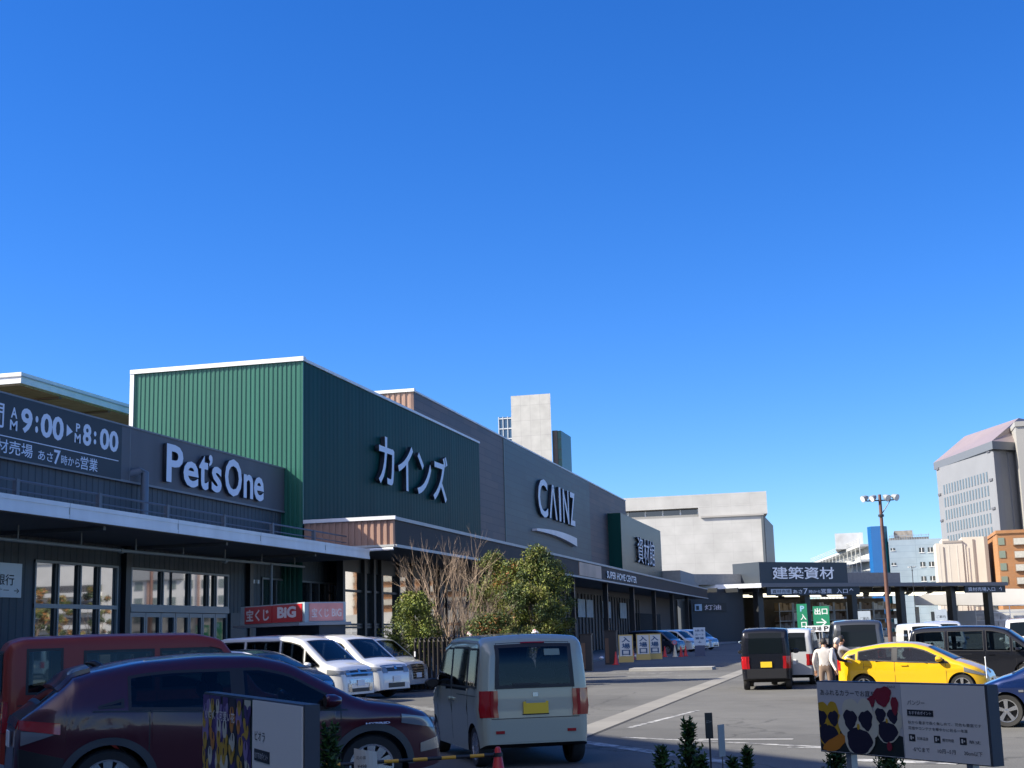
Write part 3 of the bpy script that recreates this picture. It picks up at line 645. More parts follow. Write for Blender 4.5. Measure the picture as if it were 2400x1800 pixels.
for z in (5.1, 8.7, 12.4, 16.1, 19.4):
    for h in (.4, .8, 1.15): m.obox(tuple(pdA+Vector((0, 0, z+h))-dn*.05), tuple(dv), tuple(dn), (0, 0, 1), Ld, .05, .08)
    for s in range(0, int(Ld), 4): m.obox(tuple(pdA+dv*s+Vector((0, 0, z))-dn*.06), tuple(dv), tuple(dn), (0, 0, 1), .15, .06, 1.2)
for s in range(0, int(Ld), 6): m.obox(tuple(pdA+dv*s-dn*.1), tuple(dv), tuple(dn), (0, 0, 1), .4, .15, 19)
m.build("railing", mat("weathered_white_rail", (.40, .41, .40), .6), dk, mtx=dkm)
m = MB(); m.box(-5.4, 1.0, 330, 345, 19.5, 23.2); m.build("upper_storey", mat("white_deck_panels", (.45, .47, .48), .6), dk, mtx=dkm)
# high-rise with sloping pinkish roof
hr = btag("office_high_rise", "tall grey office block with rows of narrow windows and a sloping pinkish metal roof", (42, 440, 0)); hrm = Matrix.Translation((-42, -440, 0))
A = Vector((40.9, 432, 0)); B = Vector((27.0, 478, 0)); C = Vector((62, 452, 0)); D_ = Vector((47, 497, 0))
m = MB(); m.hexa([(B.x, B.y), (A.x, A.y), (C.x, C.y), (D_.x, D_.y)], 0, 53.0)
hw = m.build("wall", mat("grey_granite_wall", (0.178, 0.185, 0.198), .6, var=.05, vscale=.15), hr, mtx=hrm)
e = (B-A).normalized(); en = Vector((e.y, -e.x, 0))
if en.dot(Vector((0, -1, 0))) < 0: en = -en
La = (B-A).length
for z0 in [22.8+4.2*i for i in range(6)]:
    m = MB()
    for k in range(16):
        s = La*(.10+.051*k); m.obox(tuple(A+e*s+en*.02+Vector((0, 0, z0))), tuple(e), tuple(en), (0, 0, 1), La*.02, .12, 3.1)
    loose(m, "window", mat("slate_window_strips", (.10, .13, .15), .25), hr, mtx=hrm)
m = MB()
for z0 in [9+8.7*i for i in range(6)]:
    for s in (.02, .94): m.obox(tuple(A+e*La*s+en*.02+Vector((0, 0, z0))), tuple(e), tuple(en), (0, 0, 1), La*.05, .3, .7)
loose(m, "vent_louvre", mat("dark_louvre", (.10, .10, .11), .5), hr, mtx=hrm)
f_ = (C-A).normalized(); fnn = Vector((f_.y, -f_.x, 0)); Lc = (C-A).length
m = MB()
for s, w_ in ((.0, .10), (.22, .07), (.36, .05), (.52, .2), (.85, .1)): m.obox(tuple(A+f_*Lc*s+fnn*.0+Vector((0, 0, 0))), tuple(f_), tuple(fnn), (0, 0, 1), Lc*w_, .6, 52.5)
loose(m, "stair_shaft", mat("dark_grey_ribs", (.16, .165, .18), .5), hr, mtx=hrm)
m = MB()
for z in range(3, 52, 2): m.obox(tuple(A+f_*Lc*.66+Vector((0, 0, z))), tuple(f_), tuple(fnn), (0, 0, 1), Lc*.12, .9, .5)
m.build("fire_stair", mat("rusty_grey_stair", (.25, .23, .22), .6), hr, mtx=hrm)
m = MB()
ev = [(26.4, 480.5), (41.0, 429.5), (63, 450), (47, 499)]
m.hexa(ev, 53.0, 55.4); m.build("cornice", mat("slate_cornice", (.11, .12, .135), .5), hr, mtx=hrm)
m = MB(); z0, z1 = 55.4, 65.0
m.poly([(ev[0][0], ev[0][1], z0), (ev[1][0], ev[1][1], z0), (51.8, 452, z1), (38, 489, z1)]); m.poly([(ev[1][0], ev[1][1], z0), (ev[2][0], ev[2][1], z0), (58, 462, z1), (51.8, 452, z1)])
m.poly([(38, 489, z1), (51.8, 452, z1), (58, 462, z1), (45, 495, z1)]); m.poly([(ev[0][0], ev[0][1], z0), (38, 489, z1), (45, 495, z1), (ev[3][0], ev[3][1], z0)])
m.build("roof", mat("pinkish_metal_roof", (.215, .175, .175), .45, var=.06, vscale=.2), hr, mtx=hrm)
m = MB(); m.box(48.2, 75, 431, 470, 0, 59.5); m.box(48.0, 75, 430.6, 470, 59.5, 61.0); m.build("lift_tower", mat("warm_grey_tower", (0.277, 0.271, 0.254), .6, var=.05, vscale=.1), hr, mtx=hrm)
# beige ribbed building
bb = btag("beige_building", "beige windowless building with vertical ribs in front of the grey high-rise", (18.5, 266, 0)); bbm = Matrix.Translation((-18.5, -266, 0))
m = MB(); m.box(13.5, 18.1, 260, 274, 0, 16.1); m.box(18.1, 22.2, 260.3, 274, 0, 17.05); m.box(14.7, 15.9, 261, 270, 16.1, 16.9); m.build("wall", mat("beige_render", (0.496, 0.454, 0.381), .75, var=.05, vscale=.3), bb, mtx=bbm)
m = MB(); m.box(14.7, 18.05, 259.9, 261, 16.1, 16.5); m.build("parapet", mat("brown_grey_parapet", (.28, .25, .22), .7), bb, mtx=bbm)
m = MB()
for x in (13.9, 15.6, 17.0, 18.4): m.box(x, x+.18, 259.97, 259.99, 0, 15.7)
loose(m, "rib", mat("light_beige_rib", (0.549, 0.507, 0.434), .7), bb, mtx=bbm)
m = MB(); m.box(19.9, 20.25, 260.2, 260.29, 0, 16.6); m.box(21.9, 22.5, 259.8, 260.29, 0, 17.0); m.box(14.7, 14.85, 259.9, 259.99, 9, 15.4); loose(m, "drain_pipe", mat("grey_brown_pipe", (.20, .17, .15), .6), bb, mtx=bbm)
# orange building
ob_ = btag("orange_building", "orange tiled building with wide framed window bays beside the beige one", (35, 255, 0)); obm = Matrix.Translation((-35, -255, 0))
m = MB(); m.box(22.75, 60, 245, 265, 0, 16.9); m.box(22.6, 60, 244.8, 265, 16.5, 17.05); m.build("wall", brickmat("orange_tiles", (.31, .145, .055), (.29, .135, .05), (.28, .15, .075), 1.2, .5, (0, 2), .7, .03), ob_, mtx=obm)
for z in (14.4, 12.2, 10.0, 7.8):
    for k in range(9):
        x = 24.2+4.0*k + (1.0 if z == 14.4 and k == 0 else 1.0 if k == 0 else 0)
        m = MB(); m.box(x, x+3.2, 244.7, 244.98, z, z+1.35); w = m.build("window_bay", mat("dark_orange_frame", (.22, .12, .06), .6), ob_, mtx=obm)
        m = MB(); m.box(x+.15, x+3.05, 244.62, 244.69, z+.15, z+1.2); m.build("pane", mat("pale_blind_glass", (.42, .40, .34), .3, var=.1), w, mtx=obm)
for z in (14.6, 12.4, 10.3, 8.1):
    m = MB(); m.box(22.9, 23.9, 244.9, 244.99, z, z+1.2); m.build("small_window", mat("green_grey_glass", (.16, .19, .14), .2), ob_, mtx=obm)
# pale ramp behind the right end of the materials hall
rp = thing("vehicle_ramp", "long pale concrete ramp seen below the roof edge of the materials hall", "ramp", (40, 245, 0))
m = MB(); A1 = (16, 222); A2 = (75, 232)
for i, (z0, z1) in enumerate(((4.6, 6.6),)):
    n = 10; rows = [[], []]
    for k in range(n+1):
        t = k/n; x = 8+67*t; y = 228+8*t; zz = 7.4-2.4*t
        rows[0].append((x-40, y-245, max(zz-2.6, .2))); rows[1].append((x-40, y-245, zz))
    m.grid(rows); m.grid([rows[1], [(p[0], p[1]+6, p[2]) for p in rows[1]]]); m.grid([[(p[0], p[1]+6, p[2]) for p in rows[0]], rows[0]])
m.build("parapet", mat("pale_ramp_concrete", (.72, .68, .58), .8, var=.08, vscale=.3), rp)
m = MB()
for k in range(12): m.box(8-40+6*k, 8.6-40+6*k, -14.5, -13.8, 0, 4.5)
loose(m, "pier", mat("pale_ramp_concrete", (.62, .585, .50), .8), rp)
gw = thing("goods_racks", "white racks stacked with pale goods in the yard below the pale ramp", "racks", (30, 215, 0))
m = MB()
for k in range(18):
    m.box(-14+2.4*k, -13.9+2.4*k, -.05, .05, 0, 4.2)
for z in (.9, 2.0, 3.1, 4.1): m.box(-14, 29, -.04, .04, z, z+.09)
m.build("frame", M_WHITE, gw)
for z in (.0, .99, 2.09):
    m = MB(); x = -13.8
    while x < 28:
        w_ = rnd.uniform(.5, 1.6); m.box(x, x+w_, .1, .9, z, z+rnd.uniform(.4, .9)); x += w_+rnd.uniform(.05, .5)
    m.build("goods", mat("pale_goods", (0.462, 0.452, 0.426), .7, var=.35, vscale=1.3), gw)
yd = thing("yard_wall", "plain white yard wall running behind the racks of goods", "wall", (40, 222, 0))
m = MB(); m.box(-30, 60, 0, .3, 0, 3.6); m.build("panels", mat("off_white_wall", (0.475, 0.470, 0.443), .8, var=.1, vscale=.4), yd)
# buildings facing the shop (seen mirrored in its windows)
ap = btag("apartment_block", "white apartment block with dark balcony bands mirrored in the shop windows", (100, 275, 0))
m = MB(); m.box(-44, 45, -5, 12, 0, 20); m.build("wall", mat("white_render", (.475, .475, .462), .7, var=.08, vscale=.3), ap)
m = MB(); m.box(-44.2, 45.2, -5.3, 12, 20, 20.6); m.build("parapet", mat("grey_coping", (.22, .22, .22), .7), ap)
for z in (3, 6.5, 10, 13.5):
    m = MB(); m.box(8, 44, -5.4, -5.05, z, z+1.6); m.build("balcony", mat("balcony_shade", (.05, .05, .055), .6), ap)
    m = MB(); m.box(7.6, 44.4, -6.4, -5.42, z-.9, z); m.build("balcony_front", mat("white_balcony_front", (.5, .5, .49), .6), ap)
    for x in range(-42, 5, 4):
        m = MB(); m.box(x, x+1.9, -5.12, -5.02, z, z+1.8); m.build("window", mat("dull_green_glass", (.09, .12, .12), .3), ap)
for x in (-42, -30, -18, -6):
    m = MB(); m.box(x+2.4, x+2.9, -5.3, -5.02, 0, 19.5); m.build("drain_pipe", mat("brown_pipe", (.2, .11, .08), .6), ap)
m = MB(); m.box(-12, 3, -5.6, -5.02, 15.6, 18.8); m.build("louvre_band", mat("grey_louvres", (.2, .21, .22), .6), ap)
oc = thing("street_block", "plain five storey block at the street corner whose shadow covers the near parking bays", "building", (0, 0, 0))
ed = Vector((-.63, .78, 0)).normalized(); en2 = Vector((-.78, -.63, 0)); p0 = Vector((-29.4, 15.0, 0)) - ed*62
m = MB(); m.obox(tuple(p0), tuple(ed), tuple(en2), (0, 0, 1), 62+11.9, 16, 20.0); m.build("wall", mat("cream_render", (.5, .48, .44), .8), oc)
for z in (2, 6, 10, 14):
    m = MB()
    for k in range(14): m.obox(tuple(p0+ed*(2+4.5*k)-en2*.06+Vector((0, 0, z))), tuple(ed), tuple(en2), (0, 0, 1), 2.6, .1, 1.8)
    loose(m, "window", M_DGLASS, oc)

# RESIZE: every building set back from the eye to its true size
for o, k in ((store, 1.2), (hall, 1.2), (pet, 1.2), (bank, 1.2), (matl, 1.2), (oil, 1.2), (wb, 1.3), (bb, 1.12), (ob_, 1.15), (rp, 1.15), (gw, 1.15), (yd, 1.15)):
    o.location = EYE + (o.location-EYE)*k; o.scale = (k, k, k)
M_INT = mat("dark_cabin_trim", (.022, .022, .024), .7); M_SEAT = mat("charcoal_seat_fabric", (.045, .045, .05), .85)
def clearglass():
    m = bpy.data.materials.new("tinted_see_through_glass"); m.use_nodes = True; t = m.node_tree; t.nodes.remove(t.nodes["Principled BSDF"]); o = t.nodes["Material Output"]
    tr = t.nodes.new("ShaderNodeBsdfTransparent"); tr.inputs[0].default_value = (.30, .36, .38, 1)
    gl = t.nodes.new("ShaderNodeBsdfGlossy"); gl.inputs["Roughness"].default_value = .02; fr = t.nodes.new("ShaderNodeFresnel"); fr.inputs[0].default_value = 1.5
    mx = t.nodes.new("ShaderNodeMixShader"); t.links.new(fr.outputs[0], mx.inputs[0]); t.links.new(tr.outputs[0], mx.inputs[1]); t.links.new(gl.outputs[0], mx.inputs[2]); t.links.new(mx.outputs[0], o.inputs[0])
    return m
M_CLEAR = clearglass()
# ================================================================== VEHICLES
def lerp_prof(pts, x):
    if x <= pts[0][0]: return pts[0][1]
    for (a, b), (c, d) in zip(pts, pts[1:]):
        if x <= c: return b + (d-b)*(x-a)/max(c-a, 1e-6)
    return pts[-1][1]

def smooth_prof(pts, hard=()):
    """round the corners of the roof line a little, keeping the points listed as hard"""
    out = []
    for i, p in enumerate(pts):
        if 0 < i < len(pts)-1 and i not in hard:
            a, b = Vector(pts[i-1]), Vector(pts[i+1]); q = Vector(p)
            l1, l2 = (q-a).length, (b-q).length; k = min(.28*l1, .28*l2, .16)
            s, e = q + (a-q).normalized()*k, q + (b-q).normalized()*k
            for t in (0, .25, .5, .75, 1): out.append(tuple(s*(1-t)**2 + q*2*t*(1-t) + e*t*t))
        else: out.append(tuple(p))
    r = [out[0]]
    for p in out[1:]:
        r.append((max(p[0], r[-1][0]+.0012), p[1]))
    return r

CARS = []
class Car:
    def __init__(s, spec):
        s.sp = spec; s.top = smooth_prof(spec['top'], spec.get('hard', ())); s.W = spec['W']; s.belt = spec['belt']; s.H = max(p[1] for p in s.top)
        s.xr, s.xf = s.top[0][0], s.top[-1][0]; s.tum = spec.get('tum', .14); s.gz = spec.get('gz', .24); s.R = spec['R']; s.ax = spec['axles']; s.AR = spec.get('AR', s.R+.055)
        s.kf, s.kr, s.lf, s.lr = spec.get('kf', .22), spec.get('kr', .13), spec.get('lf', .75), spec.get('lr', .45); s.rr = spec.get('round', .10); s.holes = []; s.oholes = []; s.clear = False; CARS.append(s)
    def zt(s, x): return lerp_prof(s.top, x)
    def zl(s, x):
        z = s.gz + s.sp.get('up_f', .06)*max(0, (x-(s.xf-.45))/.45)**2 + s.sp.get('up_r', .12)*max(0, ((s.xr+.5)-x)/.5)**2
        for a in s.ax:
            d = abs(x-a)
            if d < s.AR: z = max(z, s.R + math.sqrt(max(s.AR**2-d*d, 0)))
        return z
    def B(s, x):
        h = s.W/2
        if x > s.xf-s.lf: h *= 1 - s.kf*((x-(s.xf-s.lf))/s.lf)**2.6
        if x < s.xr+s.lr: h *= 1 - s.kr*((s.xr+s.lr-x)/s.lr)**2.6
        return h
    def beltz(s, x): return lerp_prof(s.belt, x)
    def slope(s, x):
        d = .03; return math.cos(math.atan2(s.zt(x+d)-s.zt(x-d), 2*d))
    def Wd(s, x, z, rnd_=True):
        b = s.beltz(x); w = s.B(x)
        if z < b: w *= 1 - .055*((b-z)/b)**2.2
        else: w *= 1 - s.tum*((z-b)/max(s.H-b, .1))**1.15
        cr = s.sp.get('crease')
        if cr: w += .012*math.exp(-((z-cr)/.05)**2)
        if rnd_:
            d = max((s.zt(x)-z)*s.slope(x), 0); r = s.rr
            if d < r: w -= r*(1-math.sqrt(max(1-((r-d)/r)**2, 0)))
        return max(w, .02)
    def topw(s, x): return s.Wd(x, s.zt(x))
    def topz(s, x, f): return s.zt(x) + s.sp.get('crown', .03)*(1-f*f)*s.slope(x)
    def body(s, m, trim, parent, clear=False):
        s.pend = (m, trim, parent); s.clear = clear
    def open_side(s, x, z):
        for x0, x1, lo, hi in s.holes:
            if x0+.03 < x < x1-.03 and lo(x)+.03 < z < hi(x)-.03: return True
        return False
    def open_top(s, u, f):
        for u0, u1, f0, f1 in s.oholes:
            if u0+.04 < u < u1-.04 and f0+.06 < f < f1-.06: return True
        return False
    def finish(s):
        if not hasattr(s, 'pend'): return
        s.shell("body", *s.pend)
        if s.clear:
            s.shell("interior_trim", M_INT, M_INT, s.pend[2], inset=.035); s.cabin(s.pend[2])
    def cabin(s, parent):
        fl = s.gz+.16; b = s.beltz(0); cw = s.W*.5
        m = MB(); m.box(s.xr+.25, min(s.ax[1]-.35, s.xf-1.0), -cw*.86, cw*.86, fl, fl+.05); m.build("cabin_floor", M_INT, parent)
        rows = s.sp.get('rows', ((.05, 2), (-.85, 2)))
        for x, n in rows:
            for k in range(n):
                y = (k-(n-1)/2)*cw*.92; sw = cw*.40
                m = MB()
                m.grid([[(x-.05, y-sw, fl+.2), (x-.05, y+sw, fl+.2)], [(x+.42, y-sw, fl+.24), (x+.42, y+sw, fl+.24)], [(x+.46, y-sw, fl+.1), (x+.46, y+sw, fl+.1)]], flip=True)
                P = []
                for dx, z, k_ in ((0, fl+.2, 1), (-.05, fl+.45, 1), (-.13, b-.02, .95), (-.17, b+.10, .72)):
                    P.append([(x+dx+.06, y-sw*k_, z), (x+dx+.08, y, z), (x+dx+.06, y+sw*k_, z), (x+dx-.06, y+sw*k_, z), (x+dx-.06, y-sw*k_, z)])
                m.grid(P, closed=True); m.poly(P[-1])
                m.ball((x-.19, y, b+.22), .055, sw*.5, .095, 6, 10)
                m.build("seat", M_SEAT, parent, smooth=50)
        xd = s.sp.get('dash', .95)
        m = MB(); rows_ = []
        for dx, z in ((.32, b-.02), (.1, b+.03), (-.10, b+.0), (-.16, b-.14), (-.05, b-.4)): rows_.append([(xd+dx, -cw*.84, z), (xd+dx, 0, z+.015), (xd+dx, cw*.84, z)])
        m.grid(rows_); m.build("dashboard", M_INT, parent, smooth=50)
        m = MB(); c = Vector((xd-.30, -cw*.46, b-.06)); R_ = []
        for k in range(18):
            t = 2*math.pi*k/18; q = c+Vector((-.06*math.sin(t), .175*math.cos(t), .165*math.sin(t))); R_.append(q)
        m.tube(R_+[R_[0]], .016, 6, caps=False); m.tube([c+Vector((0, -.17, 0)), c+Vector((0, .17, 0))], .02, 6); m.tube([c, c+Vector((.3, 0, -.12))], .03, 6); m.build("steering_wheel", M_DARK, parent, smooth=50)
    def shell(s, name, m, trim, parent, inset=0.0):
        xs = set()
        x = s.xr
        while x < s.xf: xs.add(round(x, 4)); x += .07
        for p in s.top: xs.add(round(p[0], 4))
        for a in s.ax:
            for k in range(-12, 13): xs.add(round(a+s.AR*math.sin(k*math.pi/24), 4))
            xs.add(round(a+s.AR+.001, 4)); xs.add(round(a-s.AR-.001, 4))
        xs = sorted(v for v in xs if s.xr <= v <= s.xf)
        ts = [0, .05, .13, .22, .32, .42, .52, .62, .72, .8, .87, .92, .955, .98, .993, 1]
        mb = MB(); L = []; Rr = []
        for x in xs:
            a, b = s.zl(x), s.zt(x); b = max(b, a+.02); bi = b-inset*max(s.slope(x), .3)
            col = [(x, max(s.Wd(x, a+(b-a)*t)-inset, .01), a+(bi-a)*t) for t in ts]
            L.append(col); Rr.append([(p[0], -p[1], p[2]) for p in col])
        clad = s.sp.get('clad', 0)
        def g(rows, flip):
            n = len(mb.v); w = len(ts)
            for r in rows: mb.v += r
            for i in range(len(rows)-1):
                for j in range(w-1):
                    q = (n+i*w+j, n+i*w+j+1, n+(i+1)*w+j+1, n+(i+1)*w+j); zc = (rows[i][j][2]+rows[i+1][j+1][2])/2
                    if s.clear and s.open_side((rows[i][j][0]+rows[i+1][j][0])/2, zc): continue
                    if inset and (zc < s.gz+.1 or rows[i][j][0] > s.xf-.55): continue
                    mb.f.append(q if flip else q[::-1]); mb.m.append(1 if zc < clad else 0)
        g(L, True); g(Rr, False)
        F = [-1, -.93, -.88, -.83, -.78, -.6, -.35, -.1, .1, .35, .6, .78, .83, .88, .93, 1] if s.clear else [-1, -.6, -.2, .2, .6, 1]
        T = [[(x, f*max(s.topw(x)-inset, .01), s.topz(x, f)-inset*max(s.slope(x), .3)) for f in F] for x in xs]
        for r, lc, rc in zip(T, L, Rr): r[-1] = lc[-1]; r[0] = rc[-1]
        if s.clear:
            n = len(mb.v); w = len(F); us = [s.arc((x, s.zt(x))) for x in xs]
            for r in T: mb.v += r
            for i in range(len(xs)-1):
                if inset and xs[i] > s.xf-.55: continue
                for j in range(w-1):
                    if s.open_top((us[i]+us[i+1])/2, (F[j]+F[j+1])/2): continue
                    mb.f.append((n+i*w+j, n+(i+1)*w+j, n+(i+1)*w+j+1, n+i*w+j+1)); mb.m.append(0)
        else: mb.grid(T, 0, flip=True)
        if inset: return mb.build(name, m, parent, smooth=40)
        mb.grid([[(x, -c[0][1], c[0][2]), (x, c[0][1], c[0][2])] for x, c in zip(xs, L)], 1)
        for cols in ((L[0], Rr[0], False), (L[-1], Rr[-1], True)):
            mb.grid([[a, b] for a, b in zip(cols[0], cols[1])], 0, flip=cols[2])
        o = mb.build(name, [m, trim], parent, smooth=38)
        return o
    # a panel that follows the side of the body
    def side(s, name, m, parent, x0, x1, lo, hi, sides=(1, -1), off=.006, nx=10, nz=3, label=None, rnd_=True):
        out = []
        lf = lo if callable(lo) else (lambda x: lo); hf = hi if callable(hi) else (lambda x: hi)
        gl = m is M_GLASS and s.clear
        if gl:
            s.holes.append((x0, x1, lf, hf)); nx = max(nx, 12)
            tx = [0, .028/(x1-x0)] + [.028/(x1-x0)+(1-.056/(x1-x0))*i/(nx-2) for i in range(1, nx-2)] + [1-.028/(x1-x0), 1]
        for sd in sides:
            mb = MB(); rows = []; back = []
            for i in range(nx+1):
                x = x0+(x1-x0)*(tx[i] if gl else i/nx); a, b = lf(x), max(hf(x), lf(x)+.002)
                tz = [k/nz for k in range(nz+1)]
                if gl: e = min(.03/max(b-a, .01), .45); tz = [0, e] + [e+(1-2*e)*k/3 for k in (1, 2)] + [1-e, 1]
                rows.append([(x, sd*(s.Wd(x, a+(b-a)*t_, rnd_)+off), a+(b-a)*t_) for t_ in tz])
                back.append([(p[0], p[1]-sd*(off+.02), p[2]) for p in rows[-1]])
            fl = sd > 0
            mb.grid(rows, 0, flip=not fl)
            if gl:
                nw = len(rows[0])-1
                for q in range(len(mb.f)):
                    i, j = divmod(q, nw)
                    if i in (0, nx-1) or j in (0, nw-1): mb.m[q] = 1
                out.append(mb.build(name, [M_CLEAR, M_DARK], parent, smooth=40, label=label)); continue
            mb.grid([[r[-1] for r in rows], [r[-1] for r in back]], 0, flip=fl); mb.grid([[r[0] for r in back], [r[0] for r in rows]], 0, flip=fl)
            mb.grid([rows[0], back[0]], 0, flip=not fl); mb.grid([back[-1], rows[-1]], 0, flip=not fl)
            out.append(mb.build(name, m, parent, smooth=40, label=label))
        return out
    # a panel lying on the bonnet / screen / nose, between two places on the roof line
    def arc(s, p):
        best = 0; bd = 9; L = 0; res = 0
        for a, b in zip(s.top, s.top[1:]):
            a, b = Vector(a), Vector(b); d = (b-a).length
            t = max(0, min(1, (Vector(p)-a).dot(b-a)/max(d*d, 1e-9))); q = a+(b-a)*t; e = (q-Vector(p)).length
            if e < bd: bd = e; res = L+d*t
            L += d
        return res
    def at(s, u):
        L = 0
        for a, b in zip(s.top, s.top[1:]):
            a, b = Vector(a), Vector(b); d = (b-a).length
            if L+d >= u: return a+(b-a)*((u-L)/max(d, 1e-9)), Vector((-(b-a).y, (b-a).x)).normalized()
            L += d
        return Vector(s.top[-1]), Vector((1, 0))
    def over(s, name, m, parent, p0, p1, f0, f1, off=.006, nu=8, nf=8, label=None, shape=None, wz=None):
        a, b = s.arc(p0), s.arc(p1); mb = MB(); rows = []; back = []
        gl = m is M_GLASS and s.clear
        if gl: s.oholes.append((min(a, b), max(a, b), min(f0, f1), max(f0, f1)))
        eu, ef = .05/max(abs(b-a), .1), .05
        for i in range(nu+1):
            t = i/nu if not gl else (0, eu, .25, .4, .55, .7, .85, 1-eu, 1)[i]
            p, n = s.at(a+(b-a)*t); w = s.topw(p.x); row = []; bk = []
            for j in range(nf+1):
                f = f0+(f1-f0)*(j/nf if not gl else (0, ef, .2, .35, .5, .65, .8, 1-ef, 1)[j])
                if shape: f = shape(t, f)
                cr = s.sp.get('crown', .03)*(1-f*f)*s.slope(p.x)
                row.append((p.x+n.x*off, f*w, p.y+cr+n.y*off)); bk.append((p.x-n.x*.02, f*w, p.y+cr-n.y*.02))
            rows.append(row); back.append(bk)
        mb.grid(rows, 0, flip=True)
        if gl:
            for q in range(len(mb.f)):
                i, j = divmod(q, nf)
                if i in (0, nu-1) or j in (0, nf-1): mb.m[q] = 1
            return mb.build(name, [M_CLEAR, M_DARK], parent, smooth=40, label=label)
        mb.grid([rows[0], back[0]], 0); mb.grid([back[-1], rows[-1]], 0)
        mb.grid([[r[0] for r in back], [r[0] for r in rows]], 0); mb.grid([[r[-1] for r in rows], [r[-1] for r in back]], 0)
        return mb.build(name, m, parent, smooth=40, label=label)
    def wheels(s, parent, rim=None, spokes=5, width=.2):
        for a in s.ax:
            for sd in (1, -1):
                yo = s.W/2*(1-.05) - .01; R_ = s.R
                w = bpy.data.objects.new("wheel", None); COL.objects.link(w); w.parent = parent; w.location = (a, sd*yo, R_); w.empty_display_size = .1
                if sd < 0: w.rotation_euler = (0, 0, math.pi)
                mb = MB(); r1 = R_*.68
                mb.lathe([(r1, 0), (R_*.93, .012), (R_*.985, -.02), (R_, -.045), (R_, -width+.03), (R_*.97, -width+.01), (r1, -width)], seg=28, axis='Y')
                mb.build("tyre", M_RUB, w, smooth=40)
                mb = MB(); mb.lathe([(r1+.004, .004), (r1*.93, .002), (r1*.90, -.05), (r1*.88, -.12)], seg=28, axis='Y')
                mb.lathe([(r1*.88, -.11), (.02, -.11)], seg=20, mi=1, axis='Y')
                mb.lathe([(.001, .0), (R_*.13, -.005), (R_*.15, -.05)], seg=14, axis='Y')
                for k in range(spokes):
                    t = 2*math.pi*k/spokes+.3; c, sn = math.cos(t), math.sin(t); hw0, hw1 = R_*.085, R_*.13
                    P = []
                    for rr, hw, y in ((R_*.1, hw0, -.006), (r1*.93, hw1, .0)):
                        P.append([(rr*c-hw*sn, y, rr*sn+hw*c), (rr*c+hw*sn, y, rr*sn-hw*c), (rr*c+hw*sn, y-.04, rr*sn-hw*c), (rr*c-hw*sn, y-.04, rr*sn+hw*c)])
                    mb.grid(P, closed=True)
                mb.build("rim", [rim or M_RIM, M_DARK], w, smooth=35)
    def mirrors(s, m, parent, x, z):
        for sd in (1, -1):
            y = s.Wd(x, z)+.11; mb = MB(); rows = []
            for i, (dx, k) in enumerate(((-.07, .8), (-.05, 1), (.03, .95), (.09, .55), (.105, .1))):
                rows.append([(x+dx, sd*y+.11*k*math.cos(t), z+.02+.075*k*math.sin(t)) for t in [2*math.pi*j/12 for j in range(12)]])
            mb.grid(rows, 0, closed=True, flip=True); mb.poly(rows[0], 1)
            mb.box(x-.03, x+.04, min(sd*(y-.14), sd*(y-.05)), max(sd*(y-.14), sd*(y-.05)), z-.03, z+.015, 1)
            mb.build("wing_mirror", [m, M_DARK], parent, smooth=40)
    def glazing(s, parent, splits, margin=.10, lift=.035, glass=None, sides=(1, -1), steep=1.0):
        for (a, b) in splits:
            lo = lambda x: s.beltz(x)+lift
            hi = lambda x: min(s.zt(x)-margin/max(s.slope(x), .35)*steep, s.H-margin-.02)
            n = 14
            # trim ends where no glass is left
            xs = [a+(b-a)*i/60 for i in range(61)]; ok = [x for x in xs if hi(x)-lo(x) > .03]
            if len(ok) < 3: continue
            s.side("side_window", glass or M_GLASS, parent, ok[0], ok[-1], lo, hi, sides, .005, n, 4)
    def seams(s, parent, xs, z0=None, sides=(1, -1)):
        for x in xs:
            s.side("door_gap", M_DARK, parent, x-.005, x+.005, z0 or s.gz+.1, lambda q: s.beltz(q)+.02, sides, .0015, 1, 6)
    def handles(s, parent, m, xs, z, sides=(1, -1), l=.18):
        for x in xs: s.side("door_handle", m, parent, x-l/2, x+l/2, z-.012, z+.018, sides, .028, 4, 1)
    def plate(s, parent, m, front=True, z=.5, txt=None, w=.33):
        xe = s.xf if front else s.xr; d = 1 if front else -1
        zz = [p for p in s.top]
        cand = [p[0] for p in s.top if abs(p[1]-z) < .3 and (p[0] > 0) == front]
        x = max(cand)+.012 if front and cand else (min(cand)-.012 if cand else xe+d*.01)
        mb = MB(); mb.box(min(x, x+d*.012), max(x, x+d*.012), -w/2, w/2, z-.082, z+.082); o = mb.build("number_plate", m, parent)
        return o

def place(name, label, spec, x, y, deg, scale=1.0, z=0.0, group=None, cat="car"):
    t = thing(name, label, cat, (x, y, z), R(deg), group); t.scale = (scale,)*3
    return t, Car(spec)

